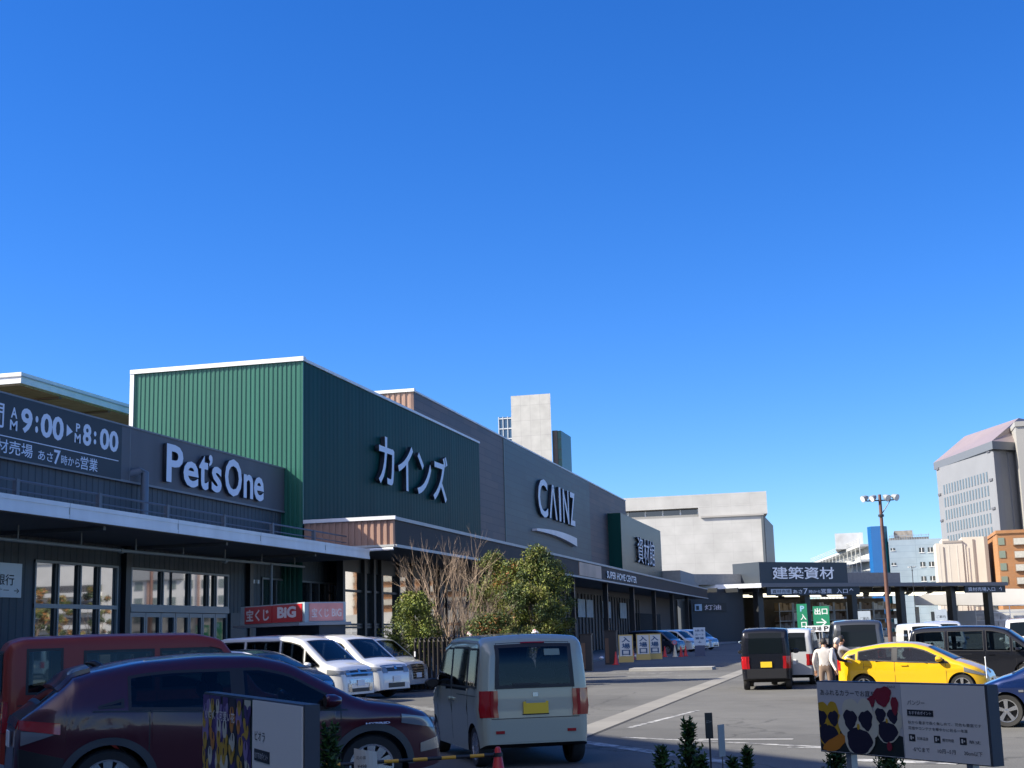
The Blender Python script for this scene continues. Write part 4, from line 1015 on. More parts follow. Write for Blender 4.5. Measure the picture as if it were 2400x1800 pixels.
SUV = dict(W=1.77, R=.345, AR=.40, rows=((.0, 2), (-.85, 2)), dash=.9, axles=(-1.29, 1.32), gz=.27, tum=.24, round=.12, clad=.0, kf=.30, lf=.85, kr=.20, lr=.6, crease=.86, crown=.035,
    top=[(-2.13, .36), (-2.165, .62), (-2.15, .86), (-2.08, 1.02), (-1.98, 1.10), (-1.70, 1.335), (-1.62, 1.425), (-1.45, 1.475), (-1.0, 1.56), (-.35, 1.605), (.15, 1.59), (.5, 1.50), (1.14, 1.115), (1.3, 1.05), (1.7, .985), (1.95, .90), (2.08, .78), (2.15, .60), (2.165, .45), (2.14, .30)],
    belt=[(-2.2, 1.10), (-1.2, 1.06), (0, 1.0), (1.2, .96), (2.2, .9)], hard=(6,))
MINIVAN = dict(W=1.75, R=.32, AR=.37, rows=((.35, 2), (-.6, 2), (-1.5, 2)), dash=1.3, axles=(-1.38, 1.47), gz=.2, tum=.13, round=.10, kf=.20, lf=.6, kr=.1, lr=.35, crease=.84, crown=.035,
    top=[(-2.33, .34), (-2.35, .9), (-2.29, 1.35), (-2.2, 1.68), (-2.1, 1.80), (-1.8, 1.85), (-.5, 1.88), (.5, 1.85), (.95, 1.74), (1.68, 1.16), (1.82, 1.08), (2.12, .99), (2.27, .87), (2.33, .7), (2.35, .5), (2.32, .26)],
    belt=[(-2.4, 1.08), (-1, 1.06), (.3, 1.03), (1.6, 1.0), (2.4, .95)])
KEIVAN = dict(W=1.475, R=.275, AR=.315, rows=((.1, 2), (-.75, 2)), dash=.95, axles=(-1.22, 1.30), gz=.2, tum=.10, round=.09, kf=.20, lf=.5, kr=.09, lr=.28, crease=.80, crown=.03,
    top=[(-1.67, .34), (-1.69, .7), (-1.685, 1.0), (-1.63, 1.55), (-1.56, 1.70), (-1.42, 1.765), (-.6, 1.79), (.3, 1.775), (.72, 1.68), (1.2, 1.10), (1.3, 1.03), (1.55, .95), (1.65, .80), (1.69, .5), (1.665, .27)],
    belt=[(-1.7, 1.03), (0, 1.0), (1.3, .98), (1.7, .93)])
BOXVAN = dict(W=1.475, R=.285, AR=.33, rows=((.1, 2), (-.75, 2)), dash=.95, axles=(-1.20, 1.30), gz=.22, tum=.07, round=.085, kf=.18, lf=.45, kr=.06, lr=.22, crease=.86, crown=.03,
    top=[(-1.67, .36), (-1.69, .8), (-1.68, 1.2), (-1.655, 1.75), (-1.60, 1.88), (-1.45, 1.93), (-.6, 1.95), (.5, 1.94), (.80, 1.86), (1.22, 1.20), (1.32, 1.10), (1.58, 1.02), (1.66, .85), (1.69, .5), (1.665, .28)],
    belt=[(-1.7, 1.16), (0, 1.14), (1.3, 1.08), (1.7, 1.0)])
HATCH = dict(W=1.695, R=.31, AR=.355, rows=((.0, 2), (-.82, 2)), dash=.82, axles=(-1.23, 1.32), gz=.2, tum=.22, round=.11, kf=.32, lf=.8, kr=.18, lr=.5, crease=.74, crown=.03,
    top=[(-1.96, .36), (-1.99, .62), (-1.97, .84), (-1.90, 1.00), (-1.72, 1.20), (-1.62, 1.27), (-1.3, 1.34), (-.75, 1.425), (-.3, 1.445), (.1, 1.42), (.45, 1.33), (1.18, .97), (1.35, .92), (1.7, .79), (1.9, .66), (1.98, .5), (1.995, .38), (1.97, .24)],
    belt=[(-2, 1.04), (-1.2, .985), (0, .92), (1.2, .87), (2, .8)], hard=(5,))

def screens(c, parent, ws, rw, fs=.86, fr=.80, glass=None):
    g_ = glass or M_GLASS
    if ws: c.over("windscreen", g_, parent, ws[0], ws[1], -fs, fs)
    if rw: c.over("rear_window", g_, parent, rw[0], rw[1], -fr, fr)

# ---- maroon crossover in the foreground
MAROON = mat("maroon_car_paint", (.060, .006, .014), .28, metal=.2, coat=.7)
t, c = place("parked_suv", "dark maroon crossover parked side-on in the shade, partly hidden by the viola signboard", SUV, -7.55, 15.50, 38.0, 1.10); t.scale = (1.16, 1.1, 1.06)
c.body(MAROON, M_DARK, t, True)
screens(c, t, ((.52, 1.485), (1.12, 1.125)), ((-1.93, 1.14), (-1.72, 1.32)), .86, .84)
c.glazing(t, [(-1.12, -.10), (-.02, .98)], margin=.115, lift=.02)
c.side("rear_quarter_window", M_GLASS, t, -1.40, -1.16, 1.10, lambda x: 1.13+.07*(x+1.40)/.24, off=.004)
c.side("side_window_trim", M_DARK, t, -1.45, 1.05, lambda x: c.beltz(x)+.0, lambda x: c.beltz(x)+.016, off=.006, nx=20, nz=1)
for a in c.ax:   # grey arch cladding
    for sd in (1, -1):
        mb = MB(); rows = []
        for k in range(25):
            th = math.pi*k/24; q = []
            for r_ in (c.AR-.012, c.AR+.03, c.AR+.065):
                x, z = a+r_*math.cos(th), c.R+r_*math.sin(th)*1.0; z = max(z, .20); q.append((x, sd*(c.Wd(x, z, False)+.018), z))
            rows.append(q)
        mb.grid(rows, flip=sd > 0); mb.build("arch_cladding", mat("grey_arch_cladding", (.045, .05, .056), .35), t, smooth=40)
c.side("sill_cladding", M_DARK, t, -.86, .88, .24, .40, off=.014, nx=14); c.side("sill_chrome", mat("satin_sill_strip", (.22, .2, .24), .3, metal=.7), t, -.80, .80, .405, .43, off=.018, nx=14, nz=1)
c.side("window_pillar", M_DARK, t, -.11, -.01, lambda x: c.beltz(x)+.02, lambda x: c.zt(x)-.13, off=.004, nx=2)
c.seams(t, [-.06, .98, -.92]); c.handles(t, MAROON, [.05-.22+.1], .90)
c.over("roof_spoiler", MAROON, t, (-1.80, 1.34), (-1.45, 1.475), -.95, .95, off=.045)
mb = MB(); mb.tube([(-1.28, 0, 1.50), (-1.36, 0, 1.56), (-1.44, 0, 1.565)], [.05, .035, .01], 8); mb.build("shark_fin_aerial", M_DARK, t, smooth=50)
lampx = c.side("tail_lamp", M_RED, t, -2.10, -1.74, lambda x: .92-.06*(x+2.1)/.36, lambda x: 1.015-.04*(x+2.1)/.36, off=.02)
c.side("reverse_lamp", M_LAMP, t, -2.08, -1.80, lambda x: .76+.10*(x+2.08)/.28, lambda x: .905-.03*(x+2.08)/.28, off=.012)
c.over("tail_lamp_bar", M_RED, t, (-2.13, .93), (-2.09, 1.01), -.98, .98, off=.012)
c.side("rear_bumper_trim", M_DARK, t, -2.13, -1.70, .34, lambda x: .74-.12*(x+2.13)/.43, off=.010)
c.side("headlamp", M_LAMP, t, 1.63, 2.09, lambda x: .80-.09*(x-1.63)/.46, lambda x: .90-.08*(x-1.63)/.46, off=.012)
c.side("fog_lamp_bezel", M_CHROME, t, 1.86, 2.12, lambda x: .46+.1*(x-1.86), lambda x: .56+.25*(x-1.86), off=.010)
c.over("grille", M_DARK, t, (2.09, .77), (2.16, .60), -.72, .72, off=.012); c.over("lower_grille", M_DARK, t, (2.165, .5), (2.15, .34), -.7, .7, off=.012)
c.plate(t, M_PLATEW, False, .80)
bl = text("HYBRID", .26, .022, (1.24, -(c.Wd(1.3, .80)+.008), .80), (1, 0, 0), mat("bright_badge", (.55, .58, .8), .3, metal=.5), t, bold=.03, name="badge")
c.mirrors(MAROON, t, .86, 1.06); c.wheels(t, spokes=10, width=.22)

# ---- brick-red boxy van behind it
BRICK = mat("brick_red_van_paint", (.24, .030, .018), .45, coat=.25, spec=.3)
t, c = place("parked_van", "boxy brick-red kei van with a yellow number plate behind the maroon crossover", BOXVAN, -10.15, 18.2, 38.0, 1.02, cat="van"); t.scale = (1.2, 1.02, 1.02)
c.body(BRICK, M_DARK, t, True)
screens(c, t, ((.82, 1.83), (1.21, 1.22)), ((-1.675, 1.2), (-1.65, 1.78)), .88, .86)
c.side("side_window", M_GLASS, t, -1.42, -1.02, 1.2, 1.80, off=.005); c.side("side_window", M_GLASS, t, -.80, .0, 1.2, 1.76, off=.005); c.side("side_window", M_GLASS, t, .06, .98, 1.2, lambda x: min(1.76, c.zt(x)-.14), off=.005)
c.side("tail_lamp", M_RED, t, -1.665, -1.60, .72, 1.12, off=.014); c.over("tail_lamp", M_RED, t, (-1.69, .74), (-1.682, 1.1), .80, 1.0); c.over("tail_lamp", M_RED, t, (-1.69, .74), (-1.682, 1.1), -1.0, -.80)
c.seams(t, [-.92, .03, 1.0]); c.handles(t, M_DARK, [-.78, .22], 1.03); c.side("rail_slot", M_DARK, t, -1.5, -.2, 1.055, 1.07, off=.002, nz=1)
c.side("headlamp", M_LAMP, t, 1.45, 1.66, .80, .98, off=.01); c.plate(t, M_PLATEY, False, .86)
c.mirrors(BRICK, t, .98, 1.18); c.wheels(t, spokes=6, width=.16)

# ---- the line of cars nosing out of the bays by the shop
WHITE = paint("white_pearl_paint", (.60, .60, .58), .0, .3)
BLACKP = mat("black_car_paint", (.008, .009, .013), .22, coat=.35, spec=.25)
SILV = paint("silver_white_paint", (.46, .47, .47), .15, .3)
def minivan(label, x, y, deg, paint_, grille, sc=1.0, spec=MINIVAN, plate=M_PLATEW, name="minivan", group=None, back=False):
    t, c = place(name, label, spec, x, y, deg, sc, group=group, cat="minivan"); c.body(paint_, M_DARK, t, y < 50)
    screens(c, t, ((.97, 1.715), (1.68, 1.165)), ((-2.33, 1.12), (-2.2, 1.68)), .90, .86)
    c.glazing(t, [(-2.05, -1.05), (-.97, .20), (.27, 1.05), (1.10, 1.60)], margin=.12, lift=.01)
    c.seams(t, [-.98, .24, 1.2]); c.handles(t, paint_, [-.75, .42], .93); c.side("rail_slot", M_DARK, t, -2.1, -.2, .95, .963, off=.002, nz=1)
    c.side("headlamp", M_LAMP, t, 1.86, 2.29, lambda x: .80, lambda x: .94-.04*(x-1.86)/.43, off=.012)
    for f0, f1 in ((.62, .99), (-.99, -.62)): c.over("headlamp", M_LAMP, t, (2.25, .90), (2.32, .73), f0, f1, off=.012)
    if grille == 'bars':
        c.over("grille", M_DARK, t, (2.24, .90), (2.35, .44), -.62, .62, off=.010)
        for z in (.84, .76, .68, .60, .52): c.over("grille_bar", M_CHROME, t, (lerp_x(c, z+.018), z+.018), (lerp_x(c, z-.018), z-.018), -.62, .62, off=.024, nu=2)
    elif grille == 'wide':
        c.over("grille", M_DARK, t, (2.26, .88), (2.32, .73), -.60, .60, off=.012)
        for z in (.80, ): c.over("grille_bar", M_CHROME, t, (lerp_x(c, z+.02), z+.02), (lerp_x(c, z-.02), z-.02), -.98, .98, off=.026, nu=2)
        c.over("chrome_grille", M_CHROME, t, (2.335, .66), (2.345, .54), -.80, .80, off=.014); c.over("lower_grille", M_DARK, t, (2.347, .42), (2.33, .32), -.75, .75, off=.012)
        for f0, f1 in ((.70, .97), (-.97, -.70)): c.over("fog_lamp_bezel", M_CHROME, t, (2.345, .56), (2.335, .33), f0, f1, off=.013)
    else:
        c.over("grille", M_DARK, t, (2.27, .87), (2.31, .77), -.60, .60, off=.012)
        c.over("grille_bar", M_CHROME, t, (2.2, .955), (2.23, .925), -.9, .9, off=.012, nu=2); c.over("lower_grille", M_DARK, t, (2.347, .44), (2.33, .31), -.66, .66, off=.014)
    c.over("emblem", M_CHROME, t, (2.25, .895), (2.29, .81), -.085, .085, off=.03, nu=3, nf=3)
    c.side("tail_lamp", M_RED, t, -2.33, -2.22, .9, 1.35, off=.012); c.plate(t, plate, not back, .56 if not back else .8)
    c.mirrors(paint_, t, 1.28, 1.06); c.wheels(t, spokes=7, width=.2)
    return t, c
def lerp_x(c, z):
    for (a, b), (x, y) in zip(c.top[::-1], c.top[::-1][1:]):
        if min(b, y) <= z <= max(b, y) and a > 1.5: return a + (x-a)*(z-b)/max(abs(y-b), 1e-6)*(1 if y > b else -1)
    return c.xf
minivan("white minivan with chrome-barred front just behind the maroon crossover bonnet", -16.75, 38.7, -14, WHITE, 'wide', 1.06)
minivan("white minivan with plain bumper between the chrome-fronted and the silver-white minivan", -16.75, 42.2, -18, WHITE, 'plain', 1.06)
minivan("silver-white minivan with a tall ladder grille beside the dark slatted fence", -17.4, 46.2, -12, SILV, 'bars', 1.02)
t, c = place("parked_car", "low black car with a pale roof edge, half hidden between maroon crossover and white minivan", HATCH, -16.35, 35.2, -8, 1.12)
c.body(BLACKP, M_DARK, t, True); screens(c, t, ((.47, 1.32), (1.17, .98)), ((-1.88, 1.02), (-1.7, 1.2)), .88)
c.glazing(t, [(-1.35, -.35), (-.27, .95)], margin=.10, lift=.015)
c.side("roof_edge", M_WHITE, t, -1.2, .9, lambda x: c.zt(x)-.035, lambda x: c.zt(x)-.005, off=.012, nx=18, nz=1)
c.side("headlamp", M_LAMP, t, 1.55, 1.92, .60, lambda x: .74-.08*(x-1.55)/.37, off=.012); c.over("grille_bar", M_CHROME, t, (1.9, .66), (1.95, .57), -.9, .9, off=.012)
c.mirrors(BLACKP, t, .92, .95); c.wheels(t)

# ---- sage-green kei van seen from behind
SAGE = paint("sage_green_paint", (.30, .33, .265), .0, .35)
t, c = place("kei_van", "pale sage-green kei van seen from behind, yellow plate, driving away past the fence", KEIVAN, -5.53, 21.0, 118.5, 1.03, cat="van")
t.scale = (1.13, 1.12, 1.03); c.body(SAGE, M_DARK, t, True)
screens(c, t, ((.74, 1.66), (1.2, 1.11)), ((-1.69, 1.06), (-1.595, 1.66)), .88, .90)
c.side("side_window", M_GLASS, t, -1.50, -.98, 1.07, lambda x: min(1.62, c.zt(x)-.12), off=.005); c.side("side_window", M_GLASS, t, -.93, .02, 1.06, 1.64, off=.005); c.side("side_window", M_GLASS, t, .08, .98, 1.05, lambda x: min(1.63, c.zt(x)-.13), off=.005)
c.side("window_pillar", M_DARK, t, -1.0, -.92, 1.06, 1.63, off=.0035, nx=2); c.side("window_pillar", M_DARK, t, .0, .09, 1.05, 1.63, off=.0035, nx=2)
for f0, f1 in ((.84, 1.0), (-1.0, -.84)): c.over("tail_lamp", M_RED, t, (-1.69, .68), (-1.685, 1.04), f0, f1, off=.016)
c.side("tail_lamp", M_RED, t, -1.688, -1.60, .68, 1.04, off=.014)
c.seams(t, [-.95, .05, 1.02]); c.handles(t, SAGE, [-.10, .16], .88, l=.15); c.side("rail_slot", M_DARK, t, -1.5, -.3, .955, .968, off=.002, nz=1)
for f in (-.855, .855): c.over("tailgate_gap", M_DARK, t, (-1.688, .66), (-1.60, 1.70), f-.004, f+.004, off=.003, nu=10, nf=1)
c.over("tailgate_gap", M_DARK, t, (-1.60, 1.685), (-1.597, 1.69), -.855, .855, off=.003, nu=1); c.over("brake_light", M_RED, t, (-1.60, 1.665), (-1.592, 1.68), -.28, .28, off=.02, nu=1)
c.over("emblem", M_CHROME, t, (-1.687, .945), (-1.687, 1.0), -.06, .06, off=.012, nu=3, nf=4); c.over("number_plate_recess", M_DARK, t, (-1.689, .70), (-1.688, .715), -.3, .3, off=.006, nu=1)
c.over("window_reflection", mat("greenish_reflection", (.16, .22, .19), .4), t, (-1.625, 1.50), (-1.61, 1.58), -.62, -.25, off=.010, nu=2)  # greenish reflection in the rear glass, painted on as a patch
mb = MB(); mb.tube([(-1.2, .1, 1.78), (-1.45, .1, 1.92)], [.006, .003], 5); mb.build("aerial", M_DARK, t)
c.over("tailgate_strip", M_DARK, t, (-1.688, .655), (-1.688, .665), -1, 1, off=.004, nu=2); c.over("tailgate_handle", SAGE, t, (-1.69, .86), (-1.688, .90), -.22, .22, off=.03, nu=2)
c.over("rear_wiper", M_DARK, t, (-1.675, 1.10), (-1.665, 1.13), -.1, .5, off=.02, nu=2); c.over("reflector", M_RED, t, (-1.688, .46), (-1.689, .50), .72, .92, off=.01, nu=2); c.over("reflector", M_RED, t, (-1.688, .46), (-1.689, .50), -.92, -.72, off=.01, nu=2)
c.plate(t, M_PLATEY, False, .80); c.mirrors(M_DARK, t, .92, 1.07); c.wheels(t, spokes=8, width=.16)

# ---- yellow hatchback
YEL = paint("taxi_yellow_paint", (.62, .36, .003), .0, .28)
t, c = place("yellow_hatchback", "bright yellow hatchback standing behind the pansy signboard", HATCH, 1.2, 37.3, -14, .955)
c.body(YEL, M_DARK, t, True); screens(c, t, ((.47, 1.315), (1.17, .985)), ((-1.88, 1.03), (-1.72, 1.2)), .90, .84)
c.glazing(t, [(-1.36, -.42), (-.33, .92)], margin=.085, lift=.012); c.side("rear_quarter_window", M_GLASS, t, -1.68, -1.42, lambda x: 1.10-.1*(x+1.68)/.26, lambda x: 1.12+.06*(x+1.68)/.26, off=.005)
c.side("window_pillar", M_DARK, t, -.42, -.33, lambda x: .95, lambda x: c.zt(x)-.1, off=.003, nx=2)
c.side("headlamp", M_LAMP, t, 1.40, 1.92, lambda x: .68-.12*(x-1.4)/.52, lambda x: .80-.20*(x-1.4)/.52, off=.012); c.side("tail_lamp", M_RED, t, -1.985, -1.85, .74, 1.02, off=.012)
c.over("emblem", M_CHROME, t, (1.86, .69), (1.92, .60), -.07, .07, off=.02, nu=3, nf=4); c.over("lower_grille", M_DARK, t, (1.99, .44), (1.98, .28), -.66, .66, off=.012)
c.seams(t, [-.38, .95, -1.2]); c.handles(t, YEL, [-1.1, -.12], .86); c.side("mirror_base", M_DARK, t, .78, 1.02, lambda x: c.beltz(x)+.02, lambda x: c.beltz(x)+.13-.35*(x-.78), off=.006)
c.mirrors(YEL, t, .80, .99); c.wheels(t); c.plate(t, M_PLATEW, True, .42)
mb = MB(); mb.tube([(1.93, -.68, .5), (1.93, -.68, 1.02)], .012, 6); mb.ball((1.93, -.68, 1.03), .018, .018, .018); mb.build("corner_pole", M_WHITE, t)

# ---- black minivan, blue car, vehicles further back
t, c = minivan("long black minivan with tinted windows standing behind the yellow hatchback", 3.5, 45.9, -12, BLACKP, 'bars', .92)
BLUE = paint("navy_blue_paint", (.006, .022, .10), .4, .25)
t, c = place("blue_car", "dark blue compact car with silver five-spoke wheel beside the pansy signboard end", HATCH, 3.64, 26.67, 172, .93)
c.body(BLUE, M_DARK, t, True); screens(c, t, ((.47, 1.32), (1.17, .98)), ((-1.88, 1.03), (-1.72, 1.2)), .9); c.glazing(t, [(-1.35, -.35), (-.27, .95)], margin=.09, lift=.012)
c.side("headlamp", M_LAMP, t, 1.45, 1.92, lambda x: .66-.1*(x-1.45)/.47, lambda x: .79-.2*(x-1.45)/.47, off=.012); c.side("side_marker", M_LAMP, t, .98, 1.07, .66, .70, off=.012, nx=3)
c.seams(t, [.92]); c.mirrors(BLUE, t, .84, .98); c.wheels(t, spokes=5)
def kei_rear(label, x, y, deg, p, plate, sc=1.0, spec=KEIVAN, name="kei_car", lamp_z=(.62, .98)):
    t, c = place(name, label, spec, x, y, deg, sc); c.body(p, M_DARK, t)
    k = spec is BOXVAN
    screens(c, t, ((.76, 1.64), (1.2, 1.12)), ((-1.69, 1.06), (-1.60, 1.66)), .88, .86)
    c.glazing(t, [(-1.45, -.95), (-.88, .04), (.1, 1.0)], margin=.12, lift=.02)
    for f0, f1 in ((.84, 1.0), (-1.0, -.84)): c.over("tail_lamp", M_RED, t, (-1.69, lamp_z[0]), (-1.686, lamp_z[1]), f0, f1, off=.02)
    c.side("tail_lamp", M_RED, t, -1.688, -1.60, lamp_z[0], lamp_z[1], off=.016)
    c.side("headlamp", M_LAMP, t, 1.42, 1.66, .74, .9, off=.012)
    c.over("bumper", M_DARK, t, (-1.67, .34), (-1.69, .62), -1, 1, off=.03) if p is BLACKP else None
    c.plate(t, plate, False, .74); c.seams(t, [-.9, .07]); c.mirrors(p, t, .95, 1.06); c.wheels(t, spokes=6, width=.17)
    return t
kei_rear("black kei car seen from behind with a bright yellow plate, driving up the lane", -3.03, 44.2, 92, BLACKP, M_PLATEY, 1.02)
kei_rear("pale grey kei car with red tail lamps between the black kei car and the people", -2.35, 47.6, 88, SILV, M_PLATEW, 1.0)
kei_rear("pale blue kei car far up the lane in the shade of the store", -5.65, 75, 96, paint("ice_blue_paint", (.30, .40, .52), .3), M_PLATEW, 1.02)
kei_rear("silver-roofed van with black tinted tailgate parked behind the yellow hatchback", -.35, 47.0, 94, paint("black_silver_paint", (.05, .055, .06), .4), M_PLATEW, 1.12, name="parked_van")
t, c = place("kei_truck", "small white kei truck glimpsed between the tinted van and the black minivan", BOXVAN, 2.1, 56, -80, .95, cat="truck")
c.body(WHITE, M_DARK, t); screens(c, t, ((.82, 1.83), (1.21, 1.22)), None, .88); c.side("side_window", M_GLASS, t, .06, .98, 1.2, 1.70, off=.005); c.side("headlamp", M_LAMP, t, 1.45, 1.66, .80, .98, off=.01); c.mirrors(WHITE, t, .98, 1.18); c.wheels(t, spokes=5, width=.16)
minivan("navy-black minivan under the far end of the store canopy", -16.6, 112, -20, paint("midnight_paint", (.012, .018, .04), .4), 'bars', 1.0, name="minivan")
for i, (x, y, lab) in enumerate(((-16.2, 118.5, "silver minivan first behind the navy-black minivan under the canopy"), (-15.9, 123.5, "silver minivan second behind the navy-black minivan under the canopy"), (-15.6, 128.5, "pale blue minivan last in the row under the canopy"))):
    minivan(lab, x, y, -20, SILV if i < 2 else paint("ice_blue_paint", (.3, .4, .52)), 'wide', 1.0)
for i, (x, y, p, lab) in enumerate(((6.6, 62, WHITE, "white van with only its roof showing over the black minivan, beside the kei truck"), (10.3, 78, SILV, "silver van with only its roof edge showing above the black minivan windscreen"), (13.5, 90, WHITE, "white van parked beneath the racks of pale goods, beyond the black minivan"), (3.6, 70, SILV, "silver van roof behind the lamp post and the black minivan"))):
    minivan(lab, x, y, [-95, -80, -90, -88][i], p, 'plain', 1.03, name="parked_van")

for c_ in CARS: c_.finish()
# ================================================================== VEGETATION
def leafmat(name, col, var=.35):
    m = mat(name, col, .55, var=var, vscale=1.6, spec=.3); b = m.node_tree.nodes["Principled BSDF"]
    b.inputs["Subsurface Weight"].default_value = 0.0
    return m
LV = [leafmat("leaf_bright_green", (.16, .19, .028)), leafmat("leaf_mid_green", (.080, .112, .025)), leafmat("leaf_dark_green", (.032, .055, .018)), leafmat("leaf_olive", (.15, .145, .042)), leafmat("leaf_russet", (.24, .10, .03))]
M_BARK = mat("grey_brown_bark", (.13, .095, .07), .85, var=.25, vscale=6, bump=.6, bscale=25)
M_TWIG = mat("bare_twigs", (.34, .25, .175), .8, var=.2, vscale=4)
def leaves(mb, rg, centre, rad, n, size, mis, squash=1.0):
    cx, cy, cz = centre
    for _ in range(n):
        a = rg.uniform(0, 2*math.pi); u = rg.uniform(-1, 1); r = rg.random()**.45; s = math.sqrt(1-u*u)
        p = Vector((cx+rad*r*s*math.cos(a), cy+rad*r*s*math.sin(a), cz+rad*squash*r*u))
        d = Vector((rg.gauss(0, 1), rg.gauss(0, 1), rg.gauss(.35, .8))).normalized(); e = d.cross(Vector((rg.gauss(0, 1), rg.gauss(0, 1), rg.gauss(0, 1)))).normalized(); k = d.cross(e)
        L = size*rg.uniform(.6, 1.3); w = L*.42
        mb.quad(p-e*L*.5, p-k*w*.5+d*L*.06, p+e*L*.5, p+k*w*.5+d*L*.06, rg.choice(mis))
def limbs(mb, rg, base, top, n, spread, r0, lean=.25):
    """trunk with n tapering limbs reaching the given crown points"""
    tips = []
    b = Vector(base)
    for k in range(n):
        a = 2*math.pi*(k+rg.random()*.6)/n; t = Vector((top[0]+spread*math.cos(a)*rg.uniform(.5, 1), top[1]+spread*math.sin(a)*rg.uniform(.5, 1), top[2]*rg.uniform(.7, 1.0)))
        mid = b.lerp(t, .5)+Vector((rg.uniform(-.2, .2), rg.uniform(-.2, .2), .25)); q = b.lerp(t, .22)+Vector((0, 0, .2))
        mb.tube([b, q, mid, t], [r0, r0*.7, r0*.42, r0*.14], 6); tips.append(t)
    return tips
def tree(name, label, x, y, h, rx, ry, z0, clumps, n, size, mis_sets, seed, r0=.07, cat="tree", group=None, squash=.8, flowers=None):
    rg = random.Random(seed); t = thing(name, label, cat, (x, y, 0), 0, group)
    mb = MB(); limbs(mb, rg, (0, 0, 0), (0, 0, h*.86), 6, rx*.6, r0); mb.build("trunk", M_BARK, t, smooth=60)
    mb = MB()
    for _ in range(clumps):
        a = rg.uniform(0, 2*math.pi); f = rg.random()**.5; zz = z0+(h-z0)*rg.random()**.8; k = math.sin(math.pi*min(.97, max(.12, (zz-z0)/(h-z0)*.72+.22)))
        c = (rx*f*k*math.cos(a), ry*f*k*math.sin(a), zz-.1); rr = rg.uniform(.22, .48)*min(1, rx/1.1+.2)
        leaves(mb, rg, c, rr, n, size, rg.choice(mis_sets), squash)
    mb.build("crown", LV, t)
    if flowers:
        mb = MB()
        for _ in range(flowers):
            a = rg.uniform(3.4, 6.0); zz = rg.uniform(z0, z0+(h-z0)*.6); p = (rx*.95*math.cos(a), ry*.9*math.sin(a), zz); s = rg.uniform(.05, .085)
            for q in range(5):
                b = 2*math.pi*q/5; mb.ball((p[0]+s*.6*math.cos(b), p[1], p[2]+s*.6*math.sin(b)), s*.55, s*.25, s*.55, 4, 6, rg.choice((0, 0, 1)))
        mb.build("blossom", [mat("white_blossom", (.75, .72, .70), .6), mat("pink_blossom", (.65, .30, .34), .6)], t)
    return t
def bare(name, label, x, y, h, spread, stems, seed, m=M_TWIG, dens=3, cat="tree", r0=.045):
    rg = random.Random(seed); t = thing(name, label, cat, (x, y, 0))
    mt, mc = MB(), MB()
    def grow(p, d, l, r, lev, mb):
        pts = [p]; q = p.copy(); dd = d.copy()
        for _ in range(3):
            dd = (dd+Vector((rg.gauss(0, .10), rg.gauss(0, .10), rg.gauss(.03, .06)))).normalized(); q = q+dd*l/3; pts.append(q.copy())
        mb.tube(pts, [r, r*.85, r*.7, r*.5], 5 if lev < 2 else 3, caps=False)
        if lev < 4:
            for _ in range(dens if lev else dens+1):
                i = rg.choice((1, 2, 3, 3)); s = pts[i]
                nd = (dd+Vector((rg.gauss(0, .33), rg.gauss(0, .33), rg.gauss(.12, .22)))).normalized()
                grow(s, nd, l*rg.uniform(.48, .72), r*.52, lev+1, mc)
    for k in range(stems):
        a = 2*math.pi*k/stems+rg.random(); d = Vector((spread*math.cos(a)*rg.uniform(.3, 1), spread*math.sin(a)*rg.uniform(.3, 1), 1)).normalized()
        grow(Vector((.12*math.cos(a), .12*math.sin(a), 0)), d, h*.40, r0, 0, mt)
    mt.build("trunk", m, t, smooth=60); mc.build("crown", m, t); return t
tree("evergreen_shrub", "rounded yellow-green evergreen shrub behind the fence next to the silver-white minivan", -16.3, 49.0, 3.45, 1.0, 1.0, 1.0, 80, 190, .095, [[0, 0, 1], [0, 3], [1, 0], [1, 2]], 11, cat="shrub")
bare("bare_tree", "bare multi-stemmed tree with fanned reddish brown twigs above the fence", -15.2, 50.4, 6.2, .50, 12, 5, r0=.032)
bare("bare_shrub", "lower tangle of bare brownish twigs in the middle of the planted bed", -13.5, 49.4, 3.9, .55, 9, 9, mat("greyish_twigs", (.24, .19, .145), .85), 3, "shrub", .03)
tree("olive_tree", "slim olive-green tree rising out of the twigs in the middle of the bed", -13.95, 51.6, 5.0, .85, .8, 2.2, 70, 170, .09, [[1, 3], [3, 0], [1, 2]], 21)
tree("leafy_tree", "tallest dense dark green tree with sunlit yellow-green top beside the gate posts", -11.75, 50.3, 5.0, 1.35, 1.25, 1.7, 170, 190, .10, [[1, 2], [0, 1], [3, 0], [2, 2, 1], [0, 3], [2]], 31, .09)
tree("camellia_shrub", "flowering camellia hedge with white and pink blooms just above the fence", -12.9, 48.2, 2.6, 1.7, .6, 1.0, 80, 150, .085, [[1, 2], [3, 1], [1, 4, 2]], 41, cat="shrub", flowers=22)
tree("olive_tree", "bushy green-gold tree with russet leaves touching the tallest dark tree", -12.9, 51.0, 4.6, .9, .8, 2.0, 70, 170, .095, [[0, 1], [3, 0], [0, 4], [1]], 51)
# soil bed and kerb behind the fence
m = MB(); m.hexa([(-17.6, 47.3), (-11.2, 47.3), (-11.2, 53.0), (-17.6, 53.0)], 0, .35); struct(m.build("planting_bed", mat("dark_soil", (.06, .045, .03), .95, var=.3, vscale=3)))
